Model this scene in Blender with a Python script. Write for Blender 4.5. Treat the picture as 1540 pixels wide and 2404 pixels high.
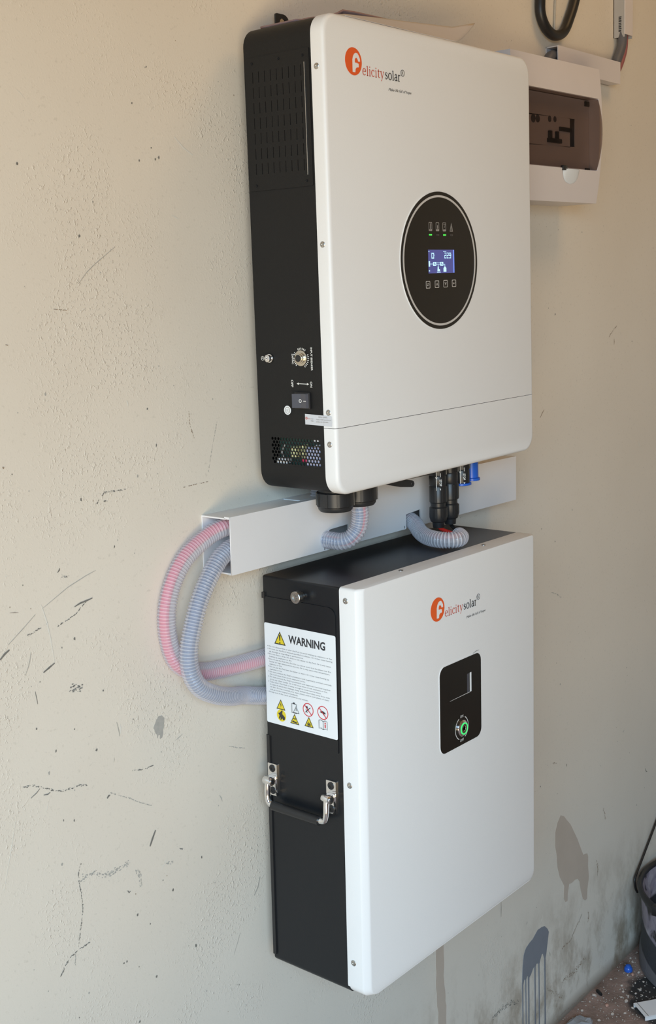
import bpy, bmesh, math, random
from mathutils import Vector, Matrix
PI = math.pi
S = bpy.context.scene
for o in list(bpy.data.objects): bpy.data.objects.remove(o)
COL = S.collection
# ------------------------------------------------------------------ camera
cam = bpy.data.cameras.new('camera'); camo = bpy.data.objects.new('camera', cam); COL.objects.link(camo)
_r = Vector((0.63597, -0.7711, -0.03068)); _u = Vector((0.12412, 0.06297, 0.99027)); _f = Vector((0.76167, 0.63359, -0.13576))
camo.matrix_world = Matrix(((_r.x, _u.x, -_f.x, -1.09214), (_r.y, _u.y, -_f.y, -0.91894), (_r.z, _u.z, -_f.z, 1.24042), (0, 0, 0, 1)))
cam.sensor_fit = 'VERTICAL'; cam.sensor_height = 36.0; cam.lens = 2852.57 / 2404 * 36
cam.shift_x = (770 - 761.60) / 2404; cam.shift_y = (1078.06 - 1202) / 2404
cam.clip_start = 0.02
S.camera = camo
# ------------------------------------------------------------------ world and light
W = bpy.data.worlds.new('world'); S.world = W; W.use_nodes = True
bg = W.node_tree.nodes['Background']; bg.inputs[0].default_value = (0.62, 0.80, 1.0, 1); bg.inputs[1].default_value = 0.38
def area(name, loc, to, sx, sy, power, col, spread=180):
    l = bpy.data.lights.new(name, 'AREA'); l.shape = 'RECTANGLE'; l.size = sx; l.size_y = sy; l.energy = power; l.color = col; l.spread = math.radians(spread)
    o = bpy.data.objects.new(name, l); COL.objects.link(o); o.location = loc
    o.rotation_euler = (Vector(to) - Vector(loc)).to_track_quat('-Z', 'Y').to_euler(); return o
area('doorway_skylight', (-1.95, -1.75, 1.50), (0.1, -0.45, -0.50), 1.6, 0.9, 32, (0.54, 0.78, 1.0), 100)
area('sunlit_ground_outside', (-1.95, -1.70, 0.30), (0.2, -0.40, 2.25), 1.6, 1.0, 19.5, (1.0, 0.78, 0.48), 95)
area('added_warm_fill', (0.60, -0.75, 2.5), (0.4, -0.1, 1.4), 0.5, 0.5, 4.0, (1.0, 0.62, 0.28))  # added unseen fill light that warms the upper wall
vs = S.view_settings; vs.view_transform = 'Standard'; vs.look = 'None'; vs.gamma = 1.0; vs.use_curve_mapping = False; vs.exposure = -0.06

# ------------------------------------------------------------------ helpers
def node_mat(name):
    m = bpy.data.materials.new(name); m.use_nodes = True
    nt = m.node_tree; return m, nt, nt.nodes['Principled BSDF']
def P(name, col, rough=0.5, metal=0.0, var=0.06, vscale=30.0, bump=0.0, bscale=300.0, spec=0.5, emit=None, estr=0.0, coat=0.0):
    m, nt, b = node_mat(name); N = nt.nodes; L = nt.links
    tc = N.new('ShaderNodeTexCoord'); nz = N.new('ShaderNodeTexNoise'); nz.inputs['Scale'].default_value = vscale; nz.inputs['Detail'].default_value = 4
    L.new(tc.outputs['Object'], nz.inputs['Vector'])
    mx = N.new('ShaderNodeMix'); mx.data_type = 'RGBA'
    mx.inputs['A'].default_value = (*[c * (1 - var) for c in col], 1); mx.inputs['B'].default_value = (*[min(1, c * (1 + var)) for c in col], 1)
    L.new(nz.outputs['Fac'], mx.inputs['Factor']); L.new(mx.outputs['Result'], b.inputs['Base Color'])
    b.inputs['Roughness'].default_value = rough; b.inputs['Metallic'].default_value = metal
    b.inputs['Specular IOR Level'].default_value = spec; b.inputs['Coat Weight'].default_value = coat
    if bump:
        n2 = N.new('ShaderNodeTexNoise'); n2.inputs['Scale'].default_value = bscale; n2.inputs['Detail'].default_value = 3
        L.new(tc.outputs['Object'], n2.inputs['Vector'])
        bp = N.new('ShaderNodeBump'); bp.inputs['Strength'].default_value = bump; bp.inputs['Distance'].default_value = 0.001
        L.new(n2.outputs['Fac'], bp.inputs['Height']); L.new(bp.outputs['Normal'], b.inputs['Normal'])
    if emit:
        b.inputs['Emission Color'].default_value = (*emit, 1); b.inputs['Emission Strength'].default_value = estr
    return m
def clear_mat(name, tint, col, fac, rough):
    """see-through plastic: part clear, part scattering/glossy"""
    m, nt, b = node_mat(name); N = nt.nodes; L = nt.links
    b.inputs['Base Color'].default_value = (*col, 1); b.inputs['Roughness'].default_value = rough
    tr = N.new('ShaderNodeBsdfTransparent'); tr.inputs[0].default_value = (*tint, 1)
    mx = N.new('ShaderNodeMixShader'); L.new(tr.outputs[0], mx.inputs[1]); L.new(b.outputs[0], mx.inputs[2])
    nz = N.new('ShaderNodeTexNoise'); nz.inputs['Scale'].default_value = 40
    tc = N.new('ShaderNodeTexCoord'); L.new(tc.outputs['Object'], nz.inputs['Vector'])
    mr = N.new('ShaderNodeMapRange'); mr.inputs['To Min'].default_value = fac - 0.02; mr.inputs['To Max'].default_value = fac + 0.02
    L.new(nz.outputs['Fac'], mr.inputs['Value']); L.new(mr.outputs[0], mx.inputs[0])
    L.new(mx.outputs[0], N['Material Output'].inputs[0]); return m
OFF = {}
def obj(name, me, mat, parent=None, loc=None, smooth=35, kind=None, label=None):
    if isinstance(me, bmesh.types.BMesh):
        bm = me; me = bpy.data.meshes.new(name)
        bmesh.ops.recalc_face_normals(bm, faces=bm.faces[:]); bm.to_mesh(me); bm.free()
    if mat and not me.materials: me.materials.append(mat)
    if smooth:
        for p in me.polygons: p.use_smooth = True
        me.set_sharp_from_angle(angle=math.radians(smooth))
    o = bpy.data.objects.new(name, me); COL.objects.link(o)
    if parent:
        o.parent = parent; o.location = OFF.get(parent.name, (0, 0, 0)) if loc is None else Vector(OFF.get(parent.name, (0, 0, 0))) + Vector(loc)
    elif loc is not None: o.location = loc
    if kind: o['kind'] = kind
    if label: o['label'] = label
    return o
def share(name, src, parent, loc, rot=None):
    o = bpy.data.objects.new(name, src.data); COL.objects.link(o); o.parent = parent
    o.location = Vector(OFF.get(parent.name, (0, 0, 0))) + Vector(loc)
    if rot: o.rotation_euler = rot
    return o
def thing(name, label, cat, loc=(0, 0, 0), roty=0.0, group=None, off=(0, 0, 0)):
    o = bpy.data.objects.new(name, None); COL.objects.link(o); o.location = loc; o.rotation_euler = (0, roty, 0)
    o.empty_display_size = 0.05; OFF[o.name] = off
    return tag(o, label, cat, group)
def tag(o, label, cat, group=None):
    o['label'] = label; o['category'] = cat
    if group: o['group'] = group
    return o
def B(): return bmesh.new()
def box(bm, lo, hi, bev=0.0, seg=2):
    g = bmesh.ops.create_cube(bm, size=1.0); vs_ = g['verts']
    for v in vs_: v.co = Vector([lo[i] + (v.co[i] + 0.5) * (hi[i] - lo[i]) for i in range(3)])
    if bev:
        es = list({e for v in vs_ for e in v.link_edges}); bmesh.ops.bevel(bm, geom=es, offset=bev, segments=seg, affect='EDGES', profile=0.5)
    return bm
def loft(bm, loops, cap0=True, cap1=True, closed=True):
    rows = [[bm.verts.new(p) for p in lp] for lp in loops]; n = len(rows[0])
    for a, b in zip(rows, rows[1:]):
        for i in range(n if closed else n - 1):
            j = (i + 1) % n; bm.faces.new((a[i], a[j], b[j], b[i]))
    if cap0: bm.faces.new(rows[0])
    if cap1: bm.faces.new(rows[-1][::-1])
    return bm
def lathe(bm, prof, seg=24, ax='z', c=(0, 0, 0), cap=True):
    def pt(r, h, a):
        x, y = r * math.cos(a), r * math.sin(a)
        q = {'z': (x, y, h), 'x': (h, x, y), 'y': (x, h, y)}[ax]; return (q[0] + c[0], q[1] + c[1], q[2] + c[2])
    return loft(bm, [[pt(max(r, 1e-5), h, 2 * PI * k / seg) for k in range(seg)] for r, h in prof], cap, cap)
def spline(pts, n):
    P_ = [Vector(p) for p in pts]; P_ = [P_[0] * 2 - P_[1]] + P_ + [P_[-1] * 2 - P_[-2]]; out = []
    for i in range(1, len(P_) - 2):
        for k in range(40):
            t = k / 40; a, b, c, d = P_[i - 1:i + 3]
            out.append(0.5 * ((2 * b) + (c - a) * t + (2 * a - 5 * b + 4 * c - d) * t * t + (3 * b - a - 3 * c + d) * t ** 3))
    out.append(P_[-2]); ds = [0]
    for a, b in zip(out, out[1:]): ds.append(ds[-1] + (b - a).length)
    res = []; j = 0
    for k in range(n):
        s = ds[-1] * k / (n - 1)
        while j < len(ds) - 2 and ds[j + 1] < s: j += 1
        f = (s - ds[j]) / max(1e-9, ds[j + 1] - ds[j]); res.append(out[j].lerp(out[j + 1], min(1, max(0, f))))
    return res, ds[-1]
def tube(bm, pts, rad, n=40, seg=12, cap=True, shift=(0, 0)):
    """sweep a round section along a smooth path; rad is a number or f(k)"""
    c, Ln = spline(pts, n); loops = []; t0 = (c[1] - c[0]).normalized()
    up = Vector((0, 0, 1)) if abs(t0.z) < 0.9 else Vector((0, 1, 0)); nrm = (up - t0 * up.dot(t0)).normalized()
    for k in range(n):
        t = (c[min(k + 1, n - 1)] - c[max(k - 1, 0)]).normalized(); nrm = (nrm - t * nrm.dot(t)).normalized(); bn = t.cross(nrm)
        r = rad(k) if callable(rad) else rad; o = c[k] + nrm * shift[0] + bn * shift[1]
        loops.append([o + (nrm * math.cos(2 * PI * i / seg) + bn * math.sin(2 * PI * i / seg)) * r for i in range(seg)])
    return loft(bm, loops, cap, cap)
def hose_mesh(pts, R, pitch=0.0033, seg=20):
    _, Ln = spline(pts, 50); rings = int(Ln / pitch); pr = (1.0, 0.975, 0.87, 0.87, 0.975)
    bm = tube(B(), pts, lambda k: R * pr[k % 5], rings * 5 + 1, seg, cap=False)
    bm.faces.ensure_lookup_table()
    for i, f in enumerate(bm.faces): f.material_index = 0 if (i // seg) % 5 in (4, 0) else 1          # milky crests, clear grooves
    return bm
def rrect(x0, x1, y0, y1, r, n=6):
    rs = r if isinstance(r, (list, tuple)) else (r,) * 4                       # bl, br, tr, tl
    out = []
    for (cx, cy, a0, rr) in ((x0 + rs[0], y0 + rs[0], PI, rs[0]), (x1 - rs[1], y0 + rs[1], 1.5 * PI, rs[1]), (x1 - rs[2], y1 - rs[2], 0, rs[2]), (x0 + rs[3], y1 - rs[3], .5 * PI, rs[3])):
        out += [(cx + rr * math.cos(a0 + .5 * PI * k / n), cy + rr * math.sin(a0 + .5 * PI * k / n)) for k in range(n + 1)]
    return out
def circ(cx, cy, r, n=32, ry=None): return [(cx + r * math.cos(2 * PI * k / n), cy + (ry or r) * math.sin(2 * PI * k / n)) for k in range(n)]
FR = lambda x, y, z: (x, -z, y)          # drawn on a face that looks to -y
SL = lambda x, y, z: (-z, -x, y)         # drawn on a face that looks to -x
SD = lambda x, y, z: (-z, -y, -x)        # the same face, lettering running downwards
def map_mesh(me, fn, dx=0, dy=0, dz=0, sx=1, sy=1):
    for v in me.vertices: v.co = Vector(fn(v.co.x * sx + dx, v.co.y * sy + dy, v.co.z + dz))
    return me
def curve_mesh(cu):
    o = bpy.data.objects.new('tmp', cu); me = bpy.data.meshes.new_from_object(o)
    bpy.data.objects.remove(o); bpy.data.curves.remove(cu); me.materials.clear(); return me
def plate(loops, th, fn=FR, z=0.0):
    """flat plate with holes (first loop outside), th thick, back face at z"""
    cu = bpy.data.curves.new('tmp', 'CURVE'); cu.dimensions = '2D'; cu.fill_mode = 'BOTH'; cu.extrude = th / 2
    for lp in loops:
        s = cu.splines.new('POLY'); s.points.add(len(lp) - 1); s.use_cyclic_u = True
        for p, q in zip(s.points, lp): p.co = (q[0], q[1], 0, 1)
    return map_mesh(curve_mesh(cu), fn, dz=z + th / 2)
def text(body, h, fn, x, y, z, width=None, align='LEFT', shear=0.0, bold=0.0, space=1.0):
    """printed lettering with capital height h at (x, y) on a face; width squeezes or stretches it"""
    cu = bpy.data.curves.new('tmp', 'FONT'); cu.body = body; cu.size = h / 0.7; cu.resolution_u = 2; cu.shear = shear; cu.offset = bold; cu.space_character = space
    me = curve_mesh(cu); xs = [v.co.x for v in me.vertices]; w = max(xs) - min(xs); x0 = min(xs)
    sx = width / w if width else 1.0; w *= sx
    return map_mesh(me, fn, dx=x - x0 * sx - {'LEFT': 0, 'CENTER': w / 2, 'RIGHT': w}[align], dy=y, dz=z, sx=sx)
def join(meshes, name='lettering'):
    bm = B()
    for m in meshes: bm.from_mesh(m); bpy.data.meshes.remove(m)
    me = bpy.data.meshes.new(name); bm.to_mesh(me); bm.free(); return me
def ribbon(pts, w, fn=FR, z=0.0):
    """flat stroke with width w or per-point widths"""
    bm = B(); ws = w if isinstance(w, (list, tuple)) else [w] * len(pts); row = []
    for i, p in enumerate(pts):
        a = Vector(pts[max(0, i - 1)]); b = Vector(pts[min(len(pts) - 1, i + 1)]); t = (b - a); t = t / max(1e-9, t.length); n = Vector((-t.y, t.x)) * ws[i] / 2
        row.append((bm.verts.new(fn(p[0] + n.x, p[1] + n.y, z)), bm.verts.new(fn(p[0] - n.x, p[1] - n.y, z))))
    for a, b in zip(row, row[1:]): bm.faces.new((a[0], a[1], b[1], b[0]))
    me = bpy.data.meshes.new('stroke'); bm.to_mesh(me); bm.free(); return me
def arc(cx, cy, rx, ry, a0, a1, n=14): return [(cx + rx * math.cos(math.radians(a0 + (a1 - a0) * k / n)), cy + ry * math.sin(math.radians(a0 + (a1 - a0) * k / n))) for k in range(n + 1)]
def poly(pts, fn=FR, z=0.0):
    bm = B(); bm.faces.new([bm.verts.new(fn(p[0], p[1], z)) for p in pts]); me = bpy.data.meshes.new('poly'); bm.to_mesh(me); bm.free(); return me
SCUFFS=[('g',0.7,0,[(-0.392,0.948),(-0.361,0.962),(-0.338,0.969),(-0.325,0.972)]),
('g',0.8,0,[(-0.434,0.922),(-0.417,0.933),(-0.401,0.944)]),
('k',2.6,0,[(-0.444,0.91),(-0.439,0.914),(-0.433,0.917)]),
('k',2,1,[(-0.412,0.925),(-0.404,0.927),(-0.395,0.93)]),
('k',2,0,[(-0.354,0.941),(-0.347,0.943),(-0.338,0.944),(-0.331,0.945)]),
('k',1.1,1,[(-0.338,0.944),(-0.345,0.939),(-0.353,0.933),(-0.367,0.929),(-0.376,0.926)]),
('k',2.2,0,[(-0.396,0.885),(-0.389,0.888),(-0.382,0.891)]),
('g',0.9,0,[(-0.417,0.888),(-0.413,0.895),(-0.411,0.9),(-0.409,0.909)]),
('w',1.4,0,[(-0.394,0.952),(-0.391,0.943),(-0.388,0.932),(-0.385,0.916),(-0.382,0.892)]),
('b',0.9,0,[(-0.43,0.952),(-0.42,0.95)]),
('k',6,1,[(-0.365,0.86),(-0.358,0.859),(-0.35,0.857)]),
('k',0.9,0,[(-0.407,0.869),(-0.406,0.863),(-0.405,0.856)]),
('g',1.2,0,[(-0.309,0.809),(-0.307,0.8),(-0.306,0.793)]),
('w',1.6,0,[(-0.305,0.806),(-0.304,0.801),(-0.305,0.795)]),
('g',0.9,0,[(-0.315,0.773),(-0.316,0.768)]),
('k',1.6,1,[(-0.428,0.78),(-0.417,0.778),(-0.397,0.767),(-0.383,0.76),(-0.37,0.759),(-0.361,0.759),(-0.351,0.756)]),
('k',1,0,[(-0.42,0.766),(-0.413,0.769),(-0.409,0.772)]),
('k',1.4,0,[(-0.405,0.764),(-0.4,0.763),(-0.397,0.764)]),
('k',2.6,0,[(-0.327,0.733),(-0.325,0.735),(-0.323,0.735)]),
('g',0.6,1,[(-0.322,0.737),(-0.296,0.722),(-0.287,0.715),(-0.268,0.704)]),
('k',3,0,[(-0.273,0.66),(-0.269,0.667),(-0.264,0.675)]),
('g',5.5,1,[(-0.367,0.661),(-0.356,0.661),(-0.347,0.66),(-0.329,0.651),(-0.315,0.652),(-0.303,0.653)]),
('k',1.1,1,[(-0.365,0.678),(-0.369,0.669),(-0.369,0.66),(-0.367,0.645),(-0.366,0.632),(-0.368,0.619),(-0.371,0.607),(-0.375,0.592)]),
('k',1.6,1,[(-0.361,0.59),(-0.375,0.589),(-0.386,0.585),(-0.392,0.58),(-0.398,0.572)]),
('g',1,1,[(-0.378,0.589),(-0.38,0.574)]),
('g',4,1,[(-0.292,0.643),(-0.289,0.634),(-0.288,0.62)]),
('g',2,0,[(-0.105,0.557),(-0.109,0.546),(-0.116,0.538)]),
('g',0.7,0,[(-0.154,0.481),(-0.147,0.493),(-0.142,0.503)]),
('w',1.1,0,[(-0.259,0.628),(-0.253,0.633),(-0.249,0.638)]),
('k',1.6,0,[(-0.307,0.624),(-0.305,0.621),(-0.303,0.622)]),
('b',0.7,1,[(-0.186,1.121),(-0.186,1.106),(-0.18,1.089)]),
('g',0.7,1,[(-0.144,1.104),(-0.153,1.077),(-0.161,1.049)]),
('b',0.7,1,[(-0.199,1.038),(-0.183,1.039),(-0.162,1.039)]),
('k',2,0,[(-0.372,0.979),(-0.369,0.983)]),
('k',3,1,[(-0.367,0.974),(-0.36,0.973)]),
('k',2.2,1,[(-0.318,1.039),(-0.316,1.041)]),
('k',2.2,1,[(-0.309,1.039),(-0.305,1.04)]),
('k',1.6,1,[(-0.311,1.046),(-0.307,1.049),(-0.296,1.048),(-0.279,1.048)]),
('b',2.6,0,[(-0.427,1.09),(-0.426,1.088)]),
('k',1.6,0,[(-0.3,0.99),(-0.299,0.993)]),
('w',2,0,[(-0.273,1.138),(-0.271,1.132)]),
('g',0.8,0,[(-0.326,1.256),(-0.315,1.267),(-0.304,1.275),(-0.277,1.292)]),
('w',1,0,[(-0.385,1.433),(-0.376,1.425)]),
('w',2,0,[(-0.189,1.405),(-0.177,1.395),(-0.163,1.388)]),
('b',0.6,1,[(-0.36,1.233),(-0.342,1.231)]),
('w',1.2,0,[(-0.198,1.325),(-0.188,1.321)]),
('b',1.2,0,[(-0.415,1.202),(-0.412,1.201)]),
('b',1.6,0,[(0.565,1.038),(0.571,1.044),(0.577,1.049)]),
('b',1.8,0,[(0.817,1.148),(0.817,1.138)]),
('b',2.6,1,[(0.798,1.151),(0.811,1.161),(0.827,1.169)]),
('k',1.4,0,[(0.666,0.879),(0.667,0.875)]),
('w',1.6,0,[(0.908,0.967),(0.921,0.946)]),
('k',2,0,[(0.645,0.45),(0.645,0.445)]),
('b',2.4,1,[(0.599,0.466),(0.611,0.462)]),
('k',2,0,[(0.949,0.341),(0.951,0.335),(0.956,0.332)]),
('g',1.6,0,[(0.854,0.44),(0.859,0.443)]),
('g',1.6,1,[(0.598,0.753),(0.614,0.747),(0.629,0.738)]),
('k',1,0,[(0.434,0.295),(0.434,0.283),(0.433,0.271)]),
('k',1.2,0,[(0.51,0.224),(0.513,0.228)]),
('g',2.4,0,[(0.688,0.151),(0.694,0.157),(0.698,0.16)]),
('b',5,1,[(0.627,0.129),(0.658,0.129),(0.67,0.141),(0.688,0.152)]),
('b',8,1,[(0.631,0.069),(0.662,0.066),(0.69,0.069),(0.71,0.076)]),
('b',6,1,[(0.578,0.079),(0.6,0.062),(0.63,0.037)]),
('b',4,1,[(0.607,0.008),(0.638,0.01),(0.682,0.007),(0.71,0.008)]),
('k',1.2,0,[(0.584,0.143),(0.586,0.134)]),
('w',2.4,0,[(0.555,0.207),(0.562,0.217)]),
('b',3.5,1,[(0.777,0.325),(0.784,0.312),(0.786,0.299)]),
('b',4,1,[(0.752,0.24),(0.758,0.221),(0.756,0.207)]),
('b',4,1,[(0.721,0.154),(0.723,0.145),(0.721,0.135)]),
('k',8,1,[(0.405,0.114),(0.424,0.117),(0.451,0.115),(0.485,0.103)]),
('w',0.9,0,[(-0.457,0.687),(-0.446,0.724),(-0.438,0.754)]),
('w',1,0,[(-0.404,0.745),(-0.4,0.755)]),
('k',1.6,1,[(-0.231,0.641),(-0.226,0.639)]),
('g',3,1,[(-0.253,0.632),(-0.241,0.63)]),
('g',1.4,0,[(-0.166,0.68),(-0.162,0.671)]),
('g',0.7,0,[(-0.23,0.764),(-0.218,0.768)]),
('k',1,1,[(-0.291,0.751),(-0.276,0.747),(-0.262,0.747)]),
('g',1,1,[(-0.147,0.732),(-0.137,0.727),(-0.121,0.721)])]
DOTS=[(-0.278,0.574),(-0.257,0.615),(-0.243,0.598),(-0.198,0.618),(-0.365,0.537),(-0.317,0.547),(-0.313,0.547),(-0.37,0.725),(-0.397,0.783),(-0.388,0.686),(-0.273,0.511),(-0.2,0.458),(-0.179,0.58),(-0.295,0.592),(-0.213,0.519),(-0.379,0.517),(-0.3,0.472),(-0.413,0.975),(-0.388,0.932),(-0.372,0.904),(-0.356,0.909),(-0.324,0.847),(-0.363,0.818),(-0.408,0.832),(-0.337,0.788),(-0.25,0.758),(-0.383,0.73),(-0.387,0.803),(-0.397,0.784),(-0.225,1.471),(-0.245,1.434),(-0.222,1.392),(-0.239,1.378),(-0.217,1.381),(-0.212,1.383),(-0.389,1.366),(-0.321,1.302),(0.593,1.206),(0.614,1.196),(0.567,0.862),(0.61,0.834),(0.703,1.324),(0.886,1.14),(0.625,0.593),(0.558,0.44),(0.613,0.632),(0.659,0.656),(0.869,0.557),(0.832,0.43),(0.767,0.406),(0.913,0.281),(0.946,0.304),(0.395,0.274),(0.543,0.239),(0.613,0.409),(0.912,0.283),(-0.245,1.127),(-0.149,1.129),(-0.235,1.088),(-0.263,1.059),(-0.338,1.046),(-0.373,1.153)]
SMEAR=[(-0.2463,0.7977),(-0.2426,0.7946),(-0.2441,0.7838),(-0.2471,0.774),(-0.2502,0.7726),(-0.251,0.7776),(-0.2547,0.7752),(-0.2559,0.7803),(-0.2592,0.7878),(-0.2554,0.7943),(-0.2516,0.7979)]
LOGO_F=[(-0.002,0.0018),(-0.0008,0.0053),(0.0014,0.008),(0.0043,0.0093),(0.0072,0.009),(0.0096,0.0065),(0.0113,0.0036),(0.0115,0.0007),(0.0078,0.0005),(0.0071,0.0025),(0.0054,0.0041),(0.0036,0.0037),(0.0025,0.002),(0.0025,-0.0008),(0.0056,-0.0008),(0.0089,-0.0016),(0.009,-0.0047),(0.008,-0.0056),(0.0056,-0.0055),(0.0045,-0.0064),(0.0035,-0.0071),(0.0029,-0.0109),(-0.0021,-0.0109)]
# ------------------------------------------------------------------ materials
M = {}
M['white'] = P('white_powder_coat', (0.80, 0.80, 0.795), 0.42, var=0.012, vscale=6, bump=0.10, bscale=900)
M['black'] = P('black_powder_coat', (0.012, 0.0118, 0.0118), 0.55, var=0.12, vscale=12, bump=0.18, bscale=1200, spec=0.3)
M['black_gloss'] = P('black_satin_coat', (0.011, 0.012, 0.014), 0.32, var=0.1, vscale=10, bump=0.06, bscale=900, spec=0.35)
M['black_plastic'] = P('black_plastic', (0.018, 0.018, 0.019), 0.38, var=0.1)
M['panel'] = P('display_black', (0.014, 0.012, 0.010), 0.28, var=0.08)
M['chrome'] = P('polished_chrome', (0.86, 0.86, 0.87), 0.10, metal=1.0, var=0.03)
M['steel'] = P('screw_steel', (0.55, 0.54, 0.52), 0.30, metal=1.0, var=0.2, vscale=400)
M['brass'] = P('nickel', (0.62, 0.58, 0.50), 0.25, metal=1.0, var=0.1)
M['orange'] = P('logo_orange', (0.80, 0.115, 0.02), 0.45, var=0.02)
M['red_print'] = P('logo_red', (0.60, 0.10, 0.05), 0.45, var=0.02)
M['ink'] = P('black_print', (0.035, 0.035, 0.038), 0.5, var=0.05)
M['white_print'] = P('white_print', (0.75, 0.75, 0.73), 0.5, var=0.03)
M['grey_print'] = P('grey_print', (0.30, 0.28, 0.26), 0.5, var=0.03)
M['label'] = P('label_vinyl', (0.80, 0.83, 0.85), 0.35, var=0.01)
M['yellow'] = P('warning_yellow', (0.78, 0.62, 0.03), 0.4, var=0.03)
M['warn_red'] = P('sign_red', (0.62, 0.03, 0.04), 0.4, var=0.03)
M['silver_ring'] = P('silver_ring', (0.72, 0.70, 0.68), 0.35, metal=0.3, var=0.03)
M['lcd'] = P('lcd_backlight', (0.03, 0.03, 0.08), 0.2, var=0.15, vscale=60, emit=(0.075, 0.080, 0.27), estr=0.9)
M['lcd_edge'] = P('lcd_bright_edge', (0.05, 0.06, 0.2), 0.2, emit=(0.16, 0.26, 0.78), estr=1.0)
M['lcd_ink'] = P('lcd_segments', (0.3, 0.4, 0.5), 0.3, emit=(0.52, 0.88, 1.0), estr=0.95)
M['led'] = P('green_led', (0.02, 0.2, 0.02), 0.3, emit=(0.08, 0.75, 0.09), estr=1.0)
M['led_ring'] = P('green_ring', (0.02, 0.3, 0.05), 0.3, emit=(0.05, 0.85, 0.22), estr=1.0)
M['led_off'] = P('unlit_led', (0.06, 0.055, 0.05), 0.3)
M['pvc'] = P('white_pvc', (0.80, 0.78, 0.775), 0.40, var=0.05, vscale=9, bump=0.05, bscale=500)
M['pvc_box'] = P('distribution_box_plastic', (0.72, 0.66, 0.64), 0.35, var=0.02)
M['smoked'] = clear_mat('smoked_plastic', (0.70, 0.645, 0.62), (0.03, 0.024, 0.022), 0.10, 0.12)
M['hose'] = clear_mat('milky_hose_crest', (0.95, 0.95, 0.97), (0.84, 0.84, 0.90), 0.46, 0.10)
M['hose_groove'] = clear_mat('clear_hose_groove', (0.95, 0.95, 0.97), (0.80, 0.80, 0.87), 0.32, 0.08)
M['hose_milky'] = clear_mat('milky_corrugated_plastic', (0.93, 0.93, 0.96), (0.84, 0.84, 0.90), 0.60, 0.12)
M['cable_red'] = P('red_cable', (0.76, 0.045, 0.12), 0.45, var=0.1)
M['cable_blue'] = P('slate_blue_cable', (0.045, 0.12, 0.25), 0.45, var=0.15)
M['cable_grey'] = P('grey_cable', (0.10, 0.10, 0.11), 0.5, var=0.15)
M['cable_black'] = P('black_cable', (0.012, 0.012, 0.013), 0.42, var=0.2)
M['cable_pink'] = P('dull_red_cable', (0.30, 0.10, 0.10), 0.5, var=0.1)
M['blue_cap'] = P('blue_plastic', (0.02, 0.11, 0.52), 0.28, var=0.08)
M['paper'] = P('paper', (0.62, 0.58, 0.56), 0.7, var=0.05, vscale=20)
M['paper_red'] = P('booklet_cover', (0.36, 0.22, 0.20), 0.6, var=0.15, vscale=40)
M['stone'] = P('pale_pebble', (0.50, 0.42, 0.36), 0.85, var=0.35, vscale=120)
M['stone_pink'] = P('pink_pebble', (0.52, 0.30, 0.23), 0.85, var=0.25, vscale=120)
M['cement'] = P('cement_lump', (0.30, 0.31, 0.33), 0.9, var=0.4, vscale=60, bump=0.8, bscale=200)
M['grit'] = P('grit', (0.42, 0.36, 0.31), 0.9, var=0.4, vscale=200)
M['pcb'] = P('circuit_board', (0.06, 0.13, 0.11), 0.4, var=0.3, vscale=200)
M['coil'] = P('yellow_transformer', (0.82, 0.78, 0.42), 0.5)
M['lilac'] = P('lilac_heat_sink', (0.55, 0.55, 0.72), 0.4)
M['splash_grey'] = P('grey_paint', (0.20, 0.22, 0.255), 0.5, var=0.08, vscale=40)
M['splash_brown'] = P('brown_wash', (0.50, 0.44, 0.375), 0.45, var=0.08, vscale=30)
M['scuff_k'] = P('dark_scuff', (0.19, 0.18, 0.16), 0.7, var=0.5, vscale=300)
M['scuff_g'] = P('grey_scuff', (0.42, 0.40, 0.36), 0.7, var=0.2, vscale=200)
M['scuff_b'] = P('brown_stain', (0.34, 0.26, 0.19), 0.7, var=0.2, vscale=200)
M['scuff_w'] = P('bare_plaster', (0.74, 0.71, 0.64), 0.7, var=0.05, vscale=200)

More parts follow.
